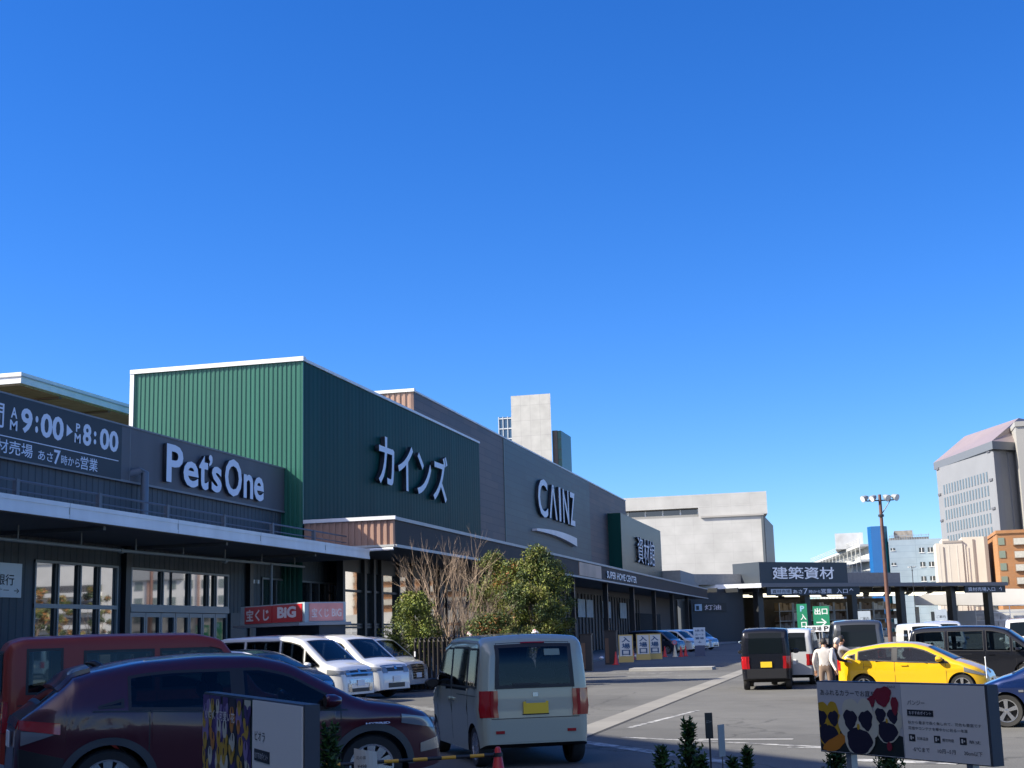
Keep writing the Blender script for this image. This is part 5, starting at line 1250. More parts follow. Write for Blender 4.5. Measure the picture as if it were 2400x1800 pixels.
# dark slatted fence
fn = thing("slatted_fence", "black vertical slat fence in front of the trees and behind the sage-green van", "fence", (-15.4, 46.4, 0))
m = MB(); n_ = 24
for k in range(n_):
    x = .17*k; m.tube([(x, 0, .05), (x, 0, 1.68), (x, .05, 1.75), (x, .14, 1.79)], .055, 6)
m.build("slats", mat("charcoal_fence_tube", (.018, .016, .016), .6, spec=.15), fn, smooth=50)
m = MB(); m.box(-.05, .17*n_, .06, .1, .3, .36); m.box(-.05, .17*n_, .06, .1, 1.4, 1.46); m.build("rail", M_PILLAR, fn)
m = MB(); m.box(-.02, .03, -.09, -.07, 1.18, 1.36); m.box(1.42, 1.60, -.075, -.06, .86, .98); m.build("notice", M_WHITE, fn)
cab = thing("display_cabinet", "low dark cabinet with bluish front standing beyond the end of the slatted fence", "cabinet", (-12.6, 56.0, 0))
m = MB(); m.box(-1.0, .75, 0, .8, 0, 1.72); m.build("body", mat("dark_cabinet", (.03, .032, .04), .5), cab)
m = MB(); m.box(-.9, .65, -.03, -.01, .5, 1.6); m.build("front", mat("bluish_front", (.07, .08, .11), .4, var=.3, vscale=2), cab)
# trees mirrored in the shop windows, hedge far right
for i, (x, y, h) in enumerate(((43, 146, 9), (44, 153, 8), (43, 160, 9.5), (40, 140, 7))):
    tree("street_tree", ["large autumn brown street tree mirrored in the shop windows", "green street tree mirrored in the shop windows beside the autumn brown one", "tallest street tree mirrored in the shop windows", "lowest street tree mirrored in the shop windows"][i], x, y, h, 4, 4, 1.5, 45, 60, .6, [[3, 4], [1, 3], [4, 1], [2]], 60+i, .15)
tree("roof_shrub", "dark clipped shrub on the bank below the orange building", 33.5, 208, 9.6, 2.6, 2, 6.2, 40, 60, .3, [[2, 1], [2]], 70, cat="shrub")
# ---- foreground planter with its signs and small conifers
pl = thing("planter_box", "raised timber planter box in front of the camera holding conifers and flower signs", "planter", (-.6, 4.6, 0))
m = MB(); m.box(-2.2, 1.6, -2.2, 2.2, 0, 1.02); m.build("wall", mat("weathered_timber", (.16, .12, .08), .8, var=.3, vscale=3), pl)
m = MB(); m.box(-2.1, 1.5, -2.1, 2.1, 1.021, 1.06); m.build("soil", mat("dark_soil", (.06, .045, .03), .95), pl)
CONM = [leafmat("conifer_green", (.030, .075, .014)), leafmat("conifer_dark", (.012, .030, .010)), leafmat("conifer_tip", (.055, .11, .02))]
def conifer(label, x, y, h, w, seed, n=26, tall=None):
    rg = random.Random(seed); t = thing("young_conifer", label, "shrub", (x, y, 1.06)); mb = MB(); mt = MB()
    mt.tube([(0, 0, 0), (.01, 0, h*.5), (0, 0, h)], [.012, .008, .003], 6); mt.build("trunk", M_BARK, t)
    for k in range(n):
        z = h*(.08+.90*k/n); r = w*(1-.78*(k/n)**1.2)*rg.uniform(.6, 1.05); a = rg.uniform(0, 6.28)
        for j in range(3):
            b = a+2.09*j+rg.uniform(-.3, .3); d = Vector((math.cos(b), math.sin(b), rg.uniform(.9, 1.7))).normalized(); p0 = Vector((0, 0, z)); L = r*1.25
            for q in range(15):
                s = q/15; p = p0+d*L*s+Vector((0, 0, .02*s)); sd = Vector((rg.gauss(0, 1), rg.gauss(0, 1), rg.gauss(.7, .4))).normalized(); ln = .030*(1.15-s*.6); e = sd.cross(Vector((rg.gauss(0, 1), rg.gauss(0, 1), .3))).normalized()*.0045
                mb.quad(p-e, p+sd*ln*.5-e*.7, p+sd*ln, p+e, rg.choice((0, 0, 1, 2)) if s > .3 else 1)
    mb.build("crown", CONM, t); return t
conifer("tallest dark conifer with a bare pointed tip beside the small black plant tag", -.617, 4.83, .465, .12, 1, 30)
conifer("bushy low conifer between the pointed conifer and the black plant tag", -.56, 4.70, .36, .10, 2)
conifer("low conifer at the outer foot of the tallest pointed one", -.70, 4.75, .39, .09, 8, 20)
conifer("small dark conifer beside the leaning pale plant tag", -.465, 4.80, .345, .07, 3, 20)
conifer("bright green conifer sprig standing alone before the pansy signboard", -.435, 5.0, .37, .055, 4, 20)
conifer("bright green conifer beside the grey end of the viola signboard", -1.55, 3.86, .53, .12, 5, 30)
conifer("dark conifer growing below the picture half of the pansy signboard", -.16, 6.36, .24, .13, 6, 24)
conifer("dense dark conifer under the text half of the pansy signboard", .06, 6.45, .235, .13, 7, 24)
# ================================================================== SMALL THINGS
M_CONE = mat("red_cone_plastic", (.52, .022, .020), .4, var=.08, vscale=3)
def cone(label, x, y, h=.72, m=M_CONE, group="red traffic cones"):
    t = thing("traffic_cone", label, "traffic cone", (x, y, 0), 0, group)
    b = MB(); b.lathe([(.001, h), (.022, h-.004), (.03, h-.02), (.135, .05), (.15, .035)], seg=18); b.build("cone", m, t, smooth=40)
    b = MB(); b.hexa([(-.18, -.18), (.18, -.18), (.18, .18), (-.18, .18)], 0, .035); b.build("base", m, t); return t
cone("large red traffic cone holding the striped bar below the sage-green van", -3.82, 14.2, .70, group=None)
cone("red traffic cone holding the striped bar end hidden behind the viola signboard", -5.55, 13.3, .70, group=None)
for lab, x, y in (("red cone at the foot of the second dark gate post", -13.9, 78.1), ("red cone between the first and second yellow framed boards", -15.2, 92.0), ("red cone before the navy-black minivan on the gate post side of the round-sign cone", -13.98, 98.6), ("red cone touching the pale round-sign cone on its banner side", -12.75, 98.0), ("red cone between the banner stand and the cone touching the round-sign cone", -12.6, 99.4), ("red cone standing behind the pale blue banner stand", -12.1, 103.0)): cone(lab, x, y, .74)
bar = thing("cone_bar", "black and yellow striped bar resting between two red cones by the maroon crossover", "barrier bar", (-3.82, 14.2, .62))
d = Vector((-1.73, -.9, -.03)); L = d.length; dn_ = d.normalized(); b = MB()
M_BAR = mat("black_bar", (.015, .015, .015), .5); M_BARY = mat("amber_yellow_tape", (.62, .30, .02), .5)
n = 13
for k in range(n): b.tube([dn_*(L*k/n), dn_*(L*(k+1)/n)], .019, 10, 1 if k % 2 == 1 else 0)
b.build("bar", [M_BAR, M_BARY], bar, smooth=40)
b = MB(); b.lathe([(.036, -.02), (.05, -.02), (.05, .02), (.036, .02), (.036, -.02)], seg=14); b.build("ring", M_BAR, bar)
# pale cone with a round no-parking plate
t = thing("sign_cone", "pale cone carrying a round red-rimmed plate among the red cones", "sign cone", (-13.1, 97.4, 0))
b = MB(); b.lathe([(.03, .80), (.17, .05), (.2, .04), (.2, 0)], seg=18); b.build("cone", mat("cream_cone", (.62, .55, .40), .5), t, smooth=40)
b = MB(); b.lathe([(.001, -.02), (.17, -.02), (.17, .01), (.001, .01)], (0, 0, 1.0), 24, axis='Y'); rp_ = b.build("round_plate", mat("rose_red_plate", (.50, .12, .14), .5), t)
b = MB(); b.lathe([(.001, -.03), (.11, -.03), (.11, -.021), (.001, -.021)], (0, 0, 1.0), 24, axis='Y'); b.build("plate_centre", mat("faded_blue_centre", (.25, .22, .38), .5), rp_)
# yellow framed notice boards
for lab, x, y, rz in (("yellow framed board with blue characters standing apart next to the gate post", -14.3, 84.0, R(8)), ("yellow framed board with blue characters, middle of the three", -14.2, 90.2, R(6)), ("yellow framed board with blue characters, last of the three, overlapped by the middle one", -13.65, 91.6, R(10))):
    t = thing("notice_board", lab, "notice board", (x, y, 0), rz, "yellow framed notice boards")
    b = MB(); b.box(-.40, .40, -.06, .06, .38, 1.62); b.build("panel", mat("white_notice_face", (.60, .62, .60), .5), t)
    b = MB(); b.box(-.44, -.38, -.08, .08, .05, 1.66); b.box(.38, .44, -.08, .08, .05, 1.66); b.box(-.38, .38, -.08, .08, 1.60, 1.66); b.box(-.46, .46, -.28, .28, 0, .36); b.build("frame", mat("mustard_yellow_frame", (.55, .40, .13), .5), t)
    for i, ch in enumerate("入場口"): text(ch, .52, .33, (-.26, -.061, 1.20-.39*i), (1, 0, 0), mat("blue_characters", (.015, .07, .17), .5), t, bold=.03)
t = thing("banner_stand", "pale blue and white banner stand in front of the parked row under the canopy", "banner", (-11.45, 98.5, 0), R(5))
b = MB(); b.box(-.42, .42, -.02, .02, .75, 2.0); bp_ = b.build("banner", mat("pale_blue_banner", (.45, .55, .64), .5), t)
b = MB(); b.box(-.36, .36, -.2, .2, 0, .74); b.tube([(0, .03, .7), (0, .03, 2.0)], .02, 6); b.build("stand", mat("navy_stand", (.05, .07, .13), .5), t)
for i, z in enumerate((1.70, 1.42, 1.16, .90)): text(["お買い物", "カート", "置場", "↓"][i], .6 if i < 3 else .3, .16, (-.3 if i < 3 else -.15, -.021, z), (1, 0, 0), mat("blue_characters", (.015, .07, .17), .5), bp_, bold=.02)
# dark gate posts by the pavement
for lab, x, y, h, w in (("wide dark gate post with brownish face behind the sage-green van", -13.35, 66.9, 1.75, .55), ("dark gate post behind the red cone and the yellow framed boards", -14.35, 79.2, 1.9, .7)):
    t = thing("gate_post", lab, "post", (x, y, 0), 0, "dark gate posts")
    b = MB(); b.box(-w/2, w/2, -.2, .2, 0, h); b.build("post", mat("dark_post", (.018, .019, .021), .5), t)
    b = MB(); b.box(-w/2+.05, -w/2+.25, -.23, -.205, .1, h-.4); b.build("face", mat("brown_timber_face", (.10, .06, .04), .6), t)
    b = MB(); b.box(-w/2-.03, w/2+.03, -.23, .23, h, h+.05); b.build("cap", M_DARK, t)
for i in range(5):
    t = thing("white_stone", ["small white stone first in the line, next to the gate post", "small white stone second in the line on the pavement", "small white stone in the middle of the line on the pavement", "small white stone fourth in the line on the pavement", "small white stone last in the line, deepest under the canopy"][i], "stone", (-16.6+.42*i, 88+.9*i, .12), 0, "white stones on the pavement")
    b = MB(); b.ball((0, 0, .1), .16, .13, .11, 6, 8); b.build("stone", M_WHITE, t, smooth=60)
# green entrance and exit signs
M_GS = mat("exit_sign_green", (.012, .20, .10), .45); M_WS = mat("white_sign_paint", (.70, .74, .70), .5)
for lab, x, y, s1, s2, rz in (("green sign with blue parking mark and white entrance characters, half hidden", -4.27, 100, "入口", None, 0), ("green exit sign with two white characters above a white arrow", -2.95, 100, "出口", "→", 0)):
    t = thing("direction_sign", lab, "sign", (x, y, 0), R(rz), "green direction signs")
    w = .36 if s2 is None else .56
    b = MB(); b.box(-w, w, -.05, .05, 1.62, 3.25 if s2 else 3.45); p = b.build("sign_plate", M_GS, t)
    b = MB(); b.tube([(0, .08, 0), (0, .08, 3.2)], .06, 8); b.build("post", M_STEEL, t)
    if s2:
        text(s1, .90, .46, (-.45, -.051, 2.66), (1, 0, 0), M_WS, p, bold=.025); text(s2, .72, .56, (-.36, -.051, 1.84), (1, 0, 0), M_WS, p, bold=.006)
    else:
        text("P", .30, .40, (-.12, -.053, 2.92), (1, 0, 0), mat("pale_blue_mark", (.25, .45, .62), .5), p, bold=.03)
        text("入", .40, .42, (-.12, -.051, 2.32), (1, 0, 0), M_WS, p, bold=.03); text("口", .38, .38, (-.10, -.051, 1.80), (1, 0, 0), M_WS, p, bold=.03)
b_ = thing("parking_plate", "low white plate with black letters standing beneath the exit sign", "sign", (-2.9, 92, 0))
b = MB(); b.box(-.9, .75, -.03, .03, 1.50, 1.90); q = b.build("sign_plate", M_WHITE, b_); b = MB(); b.tube([(0, .05, 0), (0, .05, 1.7)], .04, 6); b.build("post", M_STEEL, b_)
text("駐車場", .95, .28, (-.8, -.031, 1.56), (1, 0, 0), M_INK, q, bold=.01); text("P", .3, .3, (.3, -.031, 1.55), (1, 0, 0), M_INK, q, bold=.03)
for lab, x, y in (("bluish notice board between the exit sign and the tall lamp post", .0, 128.5), ("bluish notice board between the tall lamp post and the last hall columns", 6.9, 134)):
    t = thing("hall_notice", lab, "notice board", (x, y, 0)); b = MB(); b.box(-.55, .55, -.03, .03, 1.7, 3.1); p = b.build("panel", mat("pale_blue_notice", (.36, .42, .47), .5, var=.1, vscale=2), t)
    b = MB(); b.tube([(0, .05, 0), (0, .05, 2.9)], .05, 6); b.build("post", M_STEEL, t); text("ご案内", .8, .25, (-.4, -.031, 2.3), (1, 0, 0), M_INK, p)
# lamp posts
def lamp_post(label, x, y, h, s=1.0, heads=4, m=mat("rusty_brown_pole", (.105, .048, .034), .6, var=.25, vscale=2)):
    t = thing("lamp_post", label, "lamp post", (x, y, 0))
    b = MB(); b.tube([(0, 0, 0), (0, 0, h*.6), (0, 0, h)], [.17*s, .14*s, .11*s], 10); b.build("pole", m, t, smooth=50)
    b = MB(); b.tube([(-.95*s, 0, h-.42*s), (.95*s, 0, h-.42*s)], .05*s, 6); b.tube([(.7*s, 0, h-.45*s), (.05*s, 0, h-1.4*s)], .035*s, 6); b.lathe([(.2*s, -.08), (.2*s, .08)], (0, 0, h-1.5*s), 10); b.build("bracket", M_PILLAR, t)
    for k, (dx, rz) in enumerate(((-1.0, 2.6), (-.42, 2.2), (.42, .9), (1.0, .5))[:heads]):
        b = MB(); c = Vector((dx*s, 0, h-.2*s)); d = Vector((math.cos(rz)*.8, -.55, -.35)).normalized()
        pts = [(c-d*.26*s), (c-d*.1*s), (c+d*.2*s), (c+d*.26*s)]; b.tube(pts, [.07*s, .17*s, .24*s, .25*s], 12); lm = b.build("floodlight", mat("grey_floodlight", (.22, .24, .25), .45), t, smooth=40)
        b = MB(); b.tube([c+d*.262*s, c+d*.27*s], .22*s, 12); b.build("lamp_glass", mat("pale_lamp_glass", (.62, .64, .64), .15), lm)
        b = MB(); b.tube([c, Vector((dx*s, 0, h-.42*s))], .03*s, 6); b.build("yoke", M_PILLAR, lm)
    return t
lamp_post("tall rust-brown lamp post with four floodlights standing among the parked cars", 1.66, 100, 10.95)
lamp_post("small dark distant lamp post in front of the pale blue building", 6.95, 200, 9.8, .42, 4, M_PILLAR)

# people -------------------------------------------------------------------------
def person(label, x, y, rz, joints, mats, hair, sc=1.0, extra=None):
    """joints: dict name -> (pos, radius, parent); body grown as one skin"""
    t = thing("person", label, "person", (x, y, 0), rz); t.scale = (sc,)*3
    names = list(joints); me = bpy.data.meshes.new("body")
    me.from_pydata([joints[n][0] for n in names], [(names.index(joints[n][2]), i) for i, n in enumerate(names) if joints[n][2]], [])
    o = bpy.data.objects.new("body", me); COL.objects.link(o)
    sk = o.modifiers.new("skin", 'SKIN'); ss = o.modifiers.new("sub", 'SUBSURF'); ss.levels = 2; ss.render_levels = 2
    for i, n in enumerate(names):
        r = joints[n][1]; o.data.skin_vertices[0].data[i].radius = r if isinstance(r, tuple) else (r, r)
    o.data.skin_vertices[0].data[0].use_root = True
    dg = bpy.context.evaluated_depsgraph_get(); dg.update()
    m2 = bpy.data.meshes.new_from_object(o.evaluated_get(dg)); bpy.data.objects.remove(o)
    m2.name = "body"; m2.materials.clear()
    for m in mats: m2.materials.append(m)
    # colour by the nearest joint
    zone = {n: joints[n][3] for n in names}
    for p in m2.polygons:
        c = p.center; n = min(names, key=lambda k: (Vector(joints[k][0])-c).length - (joints[k][1][0] if isinstance(joints[k][1], tuple) else joints[k][1])); p.material_index = zone[n]; p.use_smooth = True
    b = bpy.data.objects.new("body", m2); COL.objects.link(b); b.parent = t
    hp = Vector(joints['head'][0]); 
    mb = MB(); mb.ball((hp.x-.01, hp.y+.0, hp.z+.035), .093, .112, .105, 10, 14); ho = mb.build("hair", hair, t, smooth=60)
    for v in ho.data.vertices:   # open the hair at the face
        f = (Vector(v.co)-hp).dot(extra['face'])
        if f > .03: v.co += extra['face']*(-(f-.03)*.75) + Vector((0, 0, .02))
    mb = MB(); F = extra['face']; Rg = F.cross(Vector((0, 0, 1))).normalized()
    for s in (-1, 1):
        q = hp+F*.088+Rg*s*.034+Vector((0, 0, .012)); mb.ball(tuple(q), .012, .012, .009, 5, 7)
        q = hp+Rg*s*.092+Vector((0, 0, .0)); mb.ball(tuple(q), .018, .022, .03, 5, 7, 1)
    q = hp+F*.105-Vector((0, 0, .02)); mb.ball(tuple(q), .017, .02, .024, 5, 7, 1)
    q = hp+F*.088-Vector((0, 0, .062)); mb.ball(tuple(q), .022, .015, .006, 4, 7, 2)
    mb.build("face", [M_INK, mats[0], mat("lip_colour", (.30, .11, .09), .5)], t, smooth=60)
    return t
SKIN = mat("skin_tone", (.45, .25, .16), .5)  # one even skin colour
def arm(j, side, sh, el, wr, z1, z2, hand_dir):
    """upper arm, forearm and a hand with five fingers"""
    s = side; j['sh'+s] = (sh, .072, 'chest', z1); j['el'+s] = (el, .052, 'sh'+s, z1); j['wr'+s] = (wr, .034, 'el'+s, z2)
    w = Vector(wr); d = Vector(hand_dir).normalized(); a = d.cross(Vector((0, 0, 1))).normalized(); j['pa'+s] = (tuple(w+d*.06), (.036, .022), 'wr'+s, 0)
    for k, (o_, l) in enumerate(((-.030, .075), (-.010, .09), (.011, .085), (.031, .068))):
        q = w+d*.095+a*o_; j['f%d%s' % (k, s)] = (tuple(q), .010, 'pa'+s, 0); j['g%d%s' % (k, s)] = (tuple(q+d*l*.6-Vector((0, 0, l*.45))), .008, 'f%d%s' % (k, s), 0)
    j['th'+s] = (tuple(w+d*.05+a*.055), .010, 'pa'+s, 0)
# elderly man, grey hair, pale jacket over black, looking down to the right
F = Vector((.72, -.45, -.42)).normalized()
j = {'pelvis': ((0, 0, .86), (.15, .12), None, 2), 'waist': ((.03, -.02, 1.02), (.15, .115), 'pelvis', 2), 'chest': ((.09, -.06, 1.22), (.17, .125), 'waist', 1), 'neck': ((.16, -.09, 1.385), .055, 'chest', 0), 'head': ((.215, -.12, 1.52), (.092, .105), 'neck', 0),
     'hipl': ((-.02, .10, .82), .10, 'pelvis', 2), 'knl': ((.04, .12, .46), .068, 'hipl', 2), 'anl': ((-.02, .12, .10), .045, 'knl', 2), 'tol': ((.14, .12, .05), .042, 'anl', 3), 'hipr': ((-.02, -.10, .82), .10, 'pelvis', 2), 'knr': ((.07, -.12, .46), .068, 'hipr', 2), 'anr': ((.02, -.12, .10), .045, 'knr', 2), 'tor': ((.18, -.13, .05), .042, 'anr', 3)}
arm(j, 'l', (.10, .16, 1.30), (.22, .26, 1.06), (.42, .20, 1.0), 1, 1, (1, -.1, -.1)); arm(j, 'r', (.05, -.23, 1.30), (.02, -.34, 1.04), (.12, -.40, .82), 4, 4, (.5, -.2, -.9))
person("grey-haired man in a black top and pale sleeve looking down behind the yellow hatchback", -.92, 36.6, 0, j, [SKIN, mat("black_fabric", (.012, .012, .016), .8), mat("black_trousers", (.014, .014, .018), .8), M_DARK, mat("cream_padded_fabric", (.66, .58, .50), .8)], mat("grey_hair", (.42, .41, .40), .8), .94, {'face': F})
F2 = Vector((-.25, .85, -.2)).normalized()
j = {'pelvis': ((0, 0, .86), (.15, .12), None, 2), 'waist': ((0, .0, 1.02), (.155, .12), 'pelvis', 1), 'chest': ((0, .02, 1.24), (.18, .13), 'waist', 1), 'neck': ((0, .03, 1.40), .055, 'chest', 0), 'head': ((0, .05, 1.53), (.092, .105), 'neck', 0),
     'hipl': ((-.10, .0, .82), .10, 'pelvis', 2), 'knl': ((-.11, .03, .46), .068, 'hipl', 2), 'anl': ((-.11, .0, .10), .045, 'knl', 2), 'tol': ((-.11, .15, .05), .042, 'anl', 3), 'hipr': ((.10, .0, .82), .10, 'pelvis', 2), 'knr': ((.11, .03, .46), .068, 'hipr', 2), 'anr': ((.11, .0, .10), .045, 'knr', 2), 'tor': ((.11, .15, .05), .042, 'anr', 3)}
arm(j, 'l', (-.22, .02, 1.32), (-.30, -.02, 1.05), (-.27, .08, .82), 1, 1, (.05, .2, -1)); arm(j, 'r', (.22, .02, 1.32), (.29, -.03, 1.05), (.27, .06, .82), 1, 1, (-.05, .2, -1))
person("person in a white padded jacket and tan trousers seen from behind", -1.06, 36.4, 0, j, [SKIN, mat("white_padded_fabric", (.46, .43, .40), .8, var=.08, vscale=9), mat("tan_trousers", (.20, .14, .10), .8), M_DARK], mat("black_hair", (.014, .012, .012), .7), .93, {'face': F2})
F3 = Vector((.6, .6, 0)).normalized()
j = {'pelvis': ((0, 0, .88), (.15, .12), None, 2), 'waist': ((.02, .0, 1.04), (.15, .12), 'pelvis', 1), 'chest': ((.04, .0, 1.27), (.17, .13), 'waist', 1), 'neck': ((.05, .0, 1.44), .055, 'chest', 0), 'head': ((.08, .0, 1.58), (.092, .105), 'neck', 0),
     'hipl': ((-.02, .10, .82), .10, 'pelvis', 2), 'knl': ((.02, .12, .46), .068, 'hipl', 2), 'anl': ((-.02, .12, .10), .045, 'knl', 2), 'tol': ((.14, .12, .05), .042, 'anl', 3), 'hipr': ((-.02, -.10, .82), .10, 'pelvis', 2), 'knr': ((.03, -.12, .46), .068, 'hipr', 2), 'anr': ((.0, -.12, .10), .045, 'knr', 2), 'tor': ((.16, -.13, .05), .042, 'anr', 3)}
arm(j, 'l', (.06, .2, 1.36), (.28, .26, 1.22), (.5, .2, 1.30), 1, 1, (1, 0, .1)); arm(j, 'r', (.08, -.2, 1.36), (.32, -.18, 1.26), (.56, -.08, 1.34), 1, 1, (1, .1, .15))
person("dark-haired person in a grey jacket reaching towards the yellow hatchback's rear", -.72, 38.2, 0, j, [SKIN, mat("grey_jacket_fabric", (.24, .24, .26), .8), mat("dark_trousers", (.02, .02, .026), .8), M_DARK], mat("black_hair", (.014, .012, .012), .7), .93, {'face': F3})

# flower signs ---------------------------------------------------------------------
def flowersign(label, TL, TR, h, depth=.05):
    a, b = Vector(TL), Vector(TR); r = Vector(((b-a).x, (b-a).y, 0)).normalized(); nrm = r.cross(Vector((0, 0, 1)))
    w = Vector(((b-a).x, (b-a).y, 0)).length
    t = thing("flower_sign", label, "sign", (a.x, a.y, a.z-h), math.atan2(r.y, r.x)); return t, w
PET = {'y': mat("print_yellow", (.50, .30, .008), .5), 'w': mat("print_cream", (.55, .53, .40), .5), 'd': mat("print_dark_purple", (.012, .006, .022), .5), 'r': mat("print_crimson", (.20, .008, .02), .5), 'p': mat("print_violet", (.055, .018, .13), .5), 'l': mat("print_lilac", (.24, .17, .36), .5), 'o': mat("print_orange", (.50, .18, .008), .5), 'g': mat("print_leaf_green", (.018, .05, .012), .5), 'k': mat("print_black_green", (.010, .014, .012), .5), 'b': mat("print_brown", (.09, .05, .02), .5)}
class Print:
    """flat printed shapes laid on a board in the board's own x,z plane"""
    def __init__(s): s.by = {}; s.k = 0
    def shape(s, key, pts, lay, clip):
        s.k += 1; y = -.0005-.00025*lay-.0000015*s.k; q = [(min(max(x, clip[0]), clip[1]), y, min(max(z, clip[2]), clip[3])) for x, z in pts]
        s.by.setdefault(key, MB()).poly(q)
    def blob(s, key, cx, cz, rx, rz, lay, clip, rot=0, wob=0, n=22, ph=0):
        P = []
        for i in range(n):
            t = 2*math.pi*i/n; k = 1+wob*math.sin(3*t+ph)+wob*.5*math.sin(7*t+ph*2); x, z = rx*k*math.cos(t), rz*k*math.sin(t); P.append((cx+x*math.cos(rot)-z*math.sin(rot), cz+x*math.sin(rot)+z*math.cos(rot)))
        s.shape(key, P, lay, clip)
    def done(s, parent):
        for k, mb in s.by.items(): mb.build("flower_print_pattern", PET[k], parent)
def sign_board(t, w, h, split, left_m, right_m, dep=.06):
    b = MB(); b.box(0, w, 0, dep, 0, h); bd = b.build("board", mat("dark_slate_board", (.045, .05, .06), .6), t)
    b = MB(); b.box(.004, w*split, -.004, -.0005, .004, h-.004); b.build("picture", left_m, bd)
    b = MB(); b.box(w*split+.002, w-.012, -.004, -.0005, .004, h-.004); b.build("text_panel", right_m, bd)
    b = MB(); b.box(w*.15, w*.15+.03, dep*.2, dep*.8, -.5, 0); b.box(w*.85, w*.85+.03, dep*.2, dep*.8, -.5, 0); b.build("stake", M_STEEL, t)
    return bd
def info(bd, w, h, split, title, l1, l2, vals):
    x0 = w*split+.03; W_ = w*(1-split)-.06; Y = -.0045
    def tx(s, x, z, ww, hh, m=M_INK, b=.0): text(s, ww, hh, (x, Y, z), (1, 0, 0), m, bd, bold=b, off=.0006)
    tx(title, x0+.005, h*.715, W_*.24, h*.065)
    b = MB(); b.box(x0, x0+W_*.36, Y-.001, Y+.002, h*.575, h*.655); b.build("black_tag", M_INK, bd)
    text("おすすめポイント", W_*.31, h*.045, (x0+.01, Y-.0012, h*.593), (1, 0, 0), mat("white_letters", (.7, .7, .7), .4), bd, off=.0006)
    tx(l1, x0, h*.47, W_*.98, h*.042); tx(l2, x0, h*.395, W_*.80, h*.042)
    for i, (n1, v1) in enumerate(vals):
        x = x0+W_*.345*i; b = MB(); b.box(x, x+W_*.085, Y-.0005, Y+.002, h*.245, h*.335); ic = b.build("icon", M_INK, bd)
        b = MB(); b.box(x+W_*.02, x+W_*.04, Y-.0012, Y-.0006, h*.265, h*.315) ; b.box(x+W_*.05, x+W_*.065, Y-.0012, Y-.0006, h*.28, h*.30); b.build("icon_mark", GREYP, ic)
        tx(n1, x+W_*.115, h*.265, W_*.15, h*.04); tx(v1, x+W_*.04, h*.115, W_*.235, h*.055)
GREYP = mat("grey_white_print", (.66, .63, .56), .6)
t, w = flowersign("pansy signboard with large cream, yellow and crimson blooms and care text", (-.217, 6.071, 1.614), (.418, 5.389, 1.62), .285)
h = .292; sp_ = .53; bd = sign_board(t, w, h, sp_, mat("grey_sky_print", (.46, .46, .45), .6), GREYP, .055)
info(bd, w, h, sp_, "パンジー", "秋から春まで長く楽しめて、花色も豊富です", "花壇やコンテナを華やかに彩る一年草", (("耐寒温度", "-5℃まで"), ("開花時期", "10月~5月"), ("草丈", "20cm以下")))
clip = (.006, w*sp_-.003, .006, h-.006); P = Print(); pw = w*sp_; off_y = -.0045
def pansy(cx, cz, s, top, low, eye='d', lay=0):
    P.blob(top[0], cx-.30*s, cz+.42*s, .42*s, .48*s, lay, clip, .5, .05, ph=1); P.blob(top[1], cx+.30*s, cz+.42*s, .42*s, .48*s, lay, clip, -.5, .05, ph=2)
    P.blob(low, cx-.52*s, cz+.02*s, .44*s, .42*s, lay+1, clip, .2, .04); P.blob(low, cx+.52*s, cz+.02*s, .44*s, .42*s, lay+1, clip, -.2, .04, ph=3)
    P.blob(low, cx, cz-.40*s, .72*s, .60*s, lay+2, clip, 0, .04, ph=1.5)
    P.blob(eye, cx-.38*s, cz+.20*s, .32*s, .32*s, lay+3, clip, .5, .12, ph=2); P.blob(eye, cx+.38*s, cz+.20*s, .32*s, .32*s, lay+3, clip, -.5, .12, ph=4)
    P.blob(eye, cx, cz-.50*s, .60*s, .44*s, lay+4, clip, 0, .08, ph=1); P.blob('y', cx, cz-.03*s, .07*s, .10*s, lay+5, clip)
P.blob('k', pw*.5, .03, pw*.9, .07, -2, clip, 0, .1)
pansy(pw*.12, h*.42, h*.33, ('y', 'y'), 'y', 'd', 0); P.blob('o', pw*.2, h*.14, pw*.16, h*.09, 4, clip, .4, .1)
pansy(pw*.83, h*.50, h*.31, ('w', 'w'), 'w', 'd', 4); P.blob('r', pw*.80, h*.82, h*.17, h*.13, 10, clip, .2, .12); P.blob('r', pw*.66, h*.74, h*.10, h*.07, 10, clip, .5, .1); P.blob('r', pw*.93, h*.70, h*.07, h*.12, 10, clip, 0, .1); P.blob('r', pw*.84, h*.15, h*.05, h*.06, 11, clip)
pansy(pw*.50, h*.40, h*.42, ('w', 'w'), 'w', 'd', 14)
for v in P.by.values(): v.v = [(x, y-.004, z) for x, y, z in v.v]
P.done(bd)
text("あふれるカラーでお庭を", pw*.66, h*.085, (pw*.05, -.0045, h*.80), (1, 0, 0), M_INK, bd, off=.0006); text("CAINZ", pw*.09, h*.03, (pw*.86, -.0045, h*.93), (1, 0, 0), M_INK, bd, off=.0006)
t, w = flowersign("viola signboard crowded with small purple, yellow and white blooms before the maroon crossover", (-1.944, 3.839, 1.705), (-1.25, 2.963, 1.709), .36)
t.location.z = 1.345; h = .36; sp_ = .56
bd = sign_board(t, w, h, sp_, PET['k'], mat('warm_white_print', (.78, .75, .66), .6), .035); info(bd, w, h, sp_, "ビオラ", "小さな花をたくさん咲かせ、寒さにも強く", "冬の花壇や寄せ植えに最適です", (("耐寒温度", "-5℃まで"), ("開花時期", "10月~5月"), ("草丈", "20cm以下")))
clip = (.006, w*sp_-.003, .006, h-.006); P = Print(); pw = w*sp_; rg = random.Random(5)
for k in range(70): P.blob(rg.choice('gggkb'), rg.uniform(0, pw), rg.uniform(0, h), rg.uniform(.02, .05), rg.uniform(.01, .02), 0, clip, rg.uniform(0, 3), .1, 10)
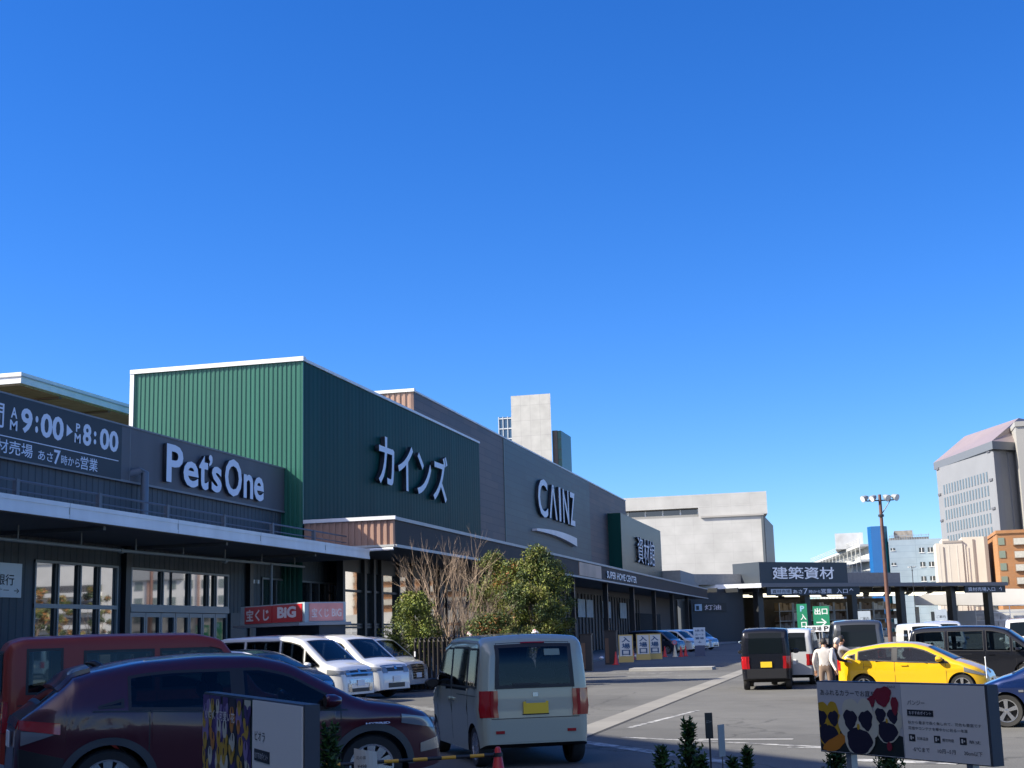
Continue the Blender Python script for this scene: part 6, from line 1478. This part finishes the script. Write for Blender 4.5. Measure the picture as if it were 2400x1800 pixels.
for i in range(7):
    for jn in range(8):
        cx, cz, s = pw*(i+.5)/7+rg.uniform(-.02, .02), h*(jn+.5)/8+rg.uniform(-.014, .014), rg.uniform(.024, .034)*1.0
        tp = rg.choice('pppldw'); lw = rg.choice('yyypwol')
        for sx in (-1, 1): P.blob(tp, cx+sx*s*.55, cz+s*.75, s*.85, s*.72, 1+jn % 2, clip, sx*.5, .06, 12, rg.random()*6)
        for sx in (-1, 1): P.blob(rg.choice((tp, lw)), cx+sx*s*.8, cz+.0, s*.7, s*.55, 3+jn % 2, clip, sx*.3, .06, 12)
        P.blob(lw, cx, cz-s*.6, s*.85, s*.8, 5+jn % 2, clip, 0, .06, 12); P.blob('d', cx, cz-s*.2, s*.22, s*.36, 7+jn % 2, clip, 0, .1, 8)
for v in P.by.values(): v.v = [(x, y-.004, z) for x, y, z in v.v]
P.done(bd)
text("小さくて可愛い花", pw*.62, h*.075, (pw*.08, -.0075, h*.80), (1, 0, 0), GREYP, bd, off=.0006, bold=.01)
# plant tags
for lab, x, y, zt_, w, hh, rz, m_, tl in (("small black plant tag with a stake between the low conifers", -.535, 4.745, 1.572, .026, .085, R(18), mat("black_plant_tag", (.012, .014, .012), .4), .05), ("narrow pale plant tag seen nearly edge-on beside the small dark conifer", -.476, 4.56, 1.545, .040, .10, R(66), mat("grey_plant_tag", (.25, .26, .25), .5), -.06)):
    t = thing("plant_tag", lab, "plant tag", (x, y, 1.06), rz); b = MB(); b.box(-w/2, w/2, -.001, .001, zt_-1.06-hh, zt_-1.06); p = b.build("tag", m_, t); b = MB(); b.box(-.003, .003, -.0006, .0006, 0, zt_-1.06-hh); b.build("stake", M_DARK, t)
    text("コニファー", w*.7, .008, (-w*.35, -.0012, zt_-1.06-hh*.4), (1, 0, 0), M_STEEL, p, off=.0004)
t = thing("paper_tag", "curled white paper tag with faint print in front of the striped bar", "plant tag", (-1.524, 4.085, 1.06), R(15)); b = MB(); rows = []
for i in range(7):
    f = i/6; rows.append([(-.034+.075*f, -.012*math.sin(3.1*f), .33), (-.034+.070*f, -.012*math.sin(3.1*f), .458-.012*f)])
b.grid(rows); b.build("paper", mat("warm_white_paper", (.50, .47, .40), .7), t); b = MB(); b.box(-.003, .003, .004, .006, 0, .4); b.build("stake", M_WHITE, t)
text("花の苗", .030, .010, (-.026, -.0135, .425), (1, 0, 0), M_INK, t, off=.0004); text("¥498", .028, .010, (-.022, -.0135, .400), (1, 0, 0), M_INK, t, off=.0004)
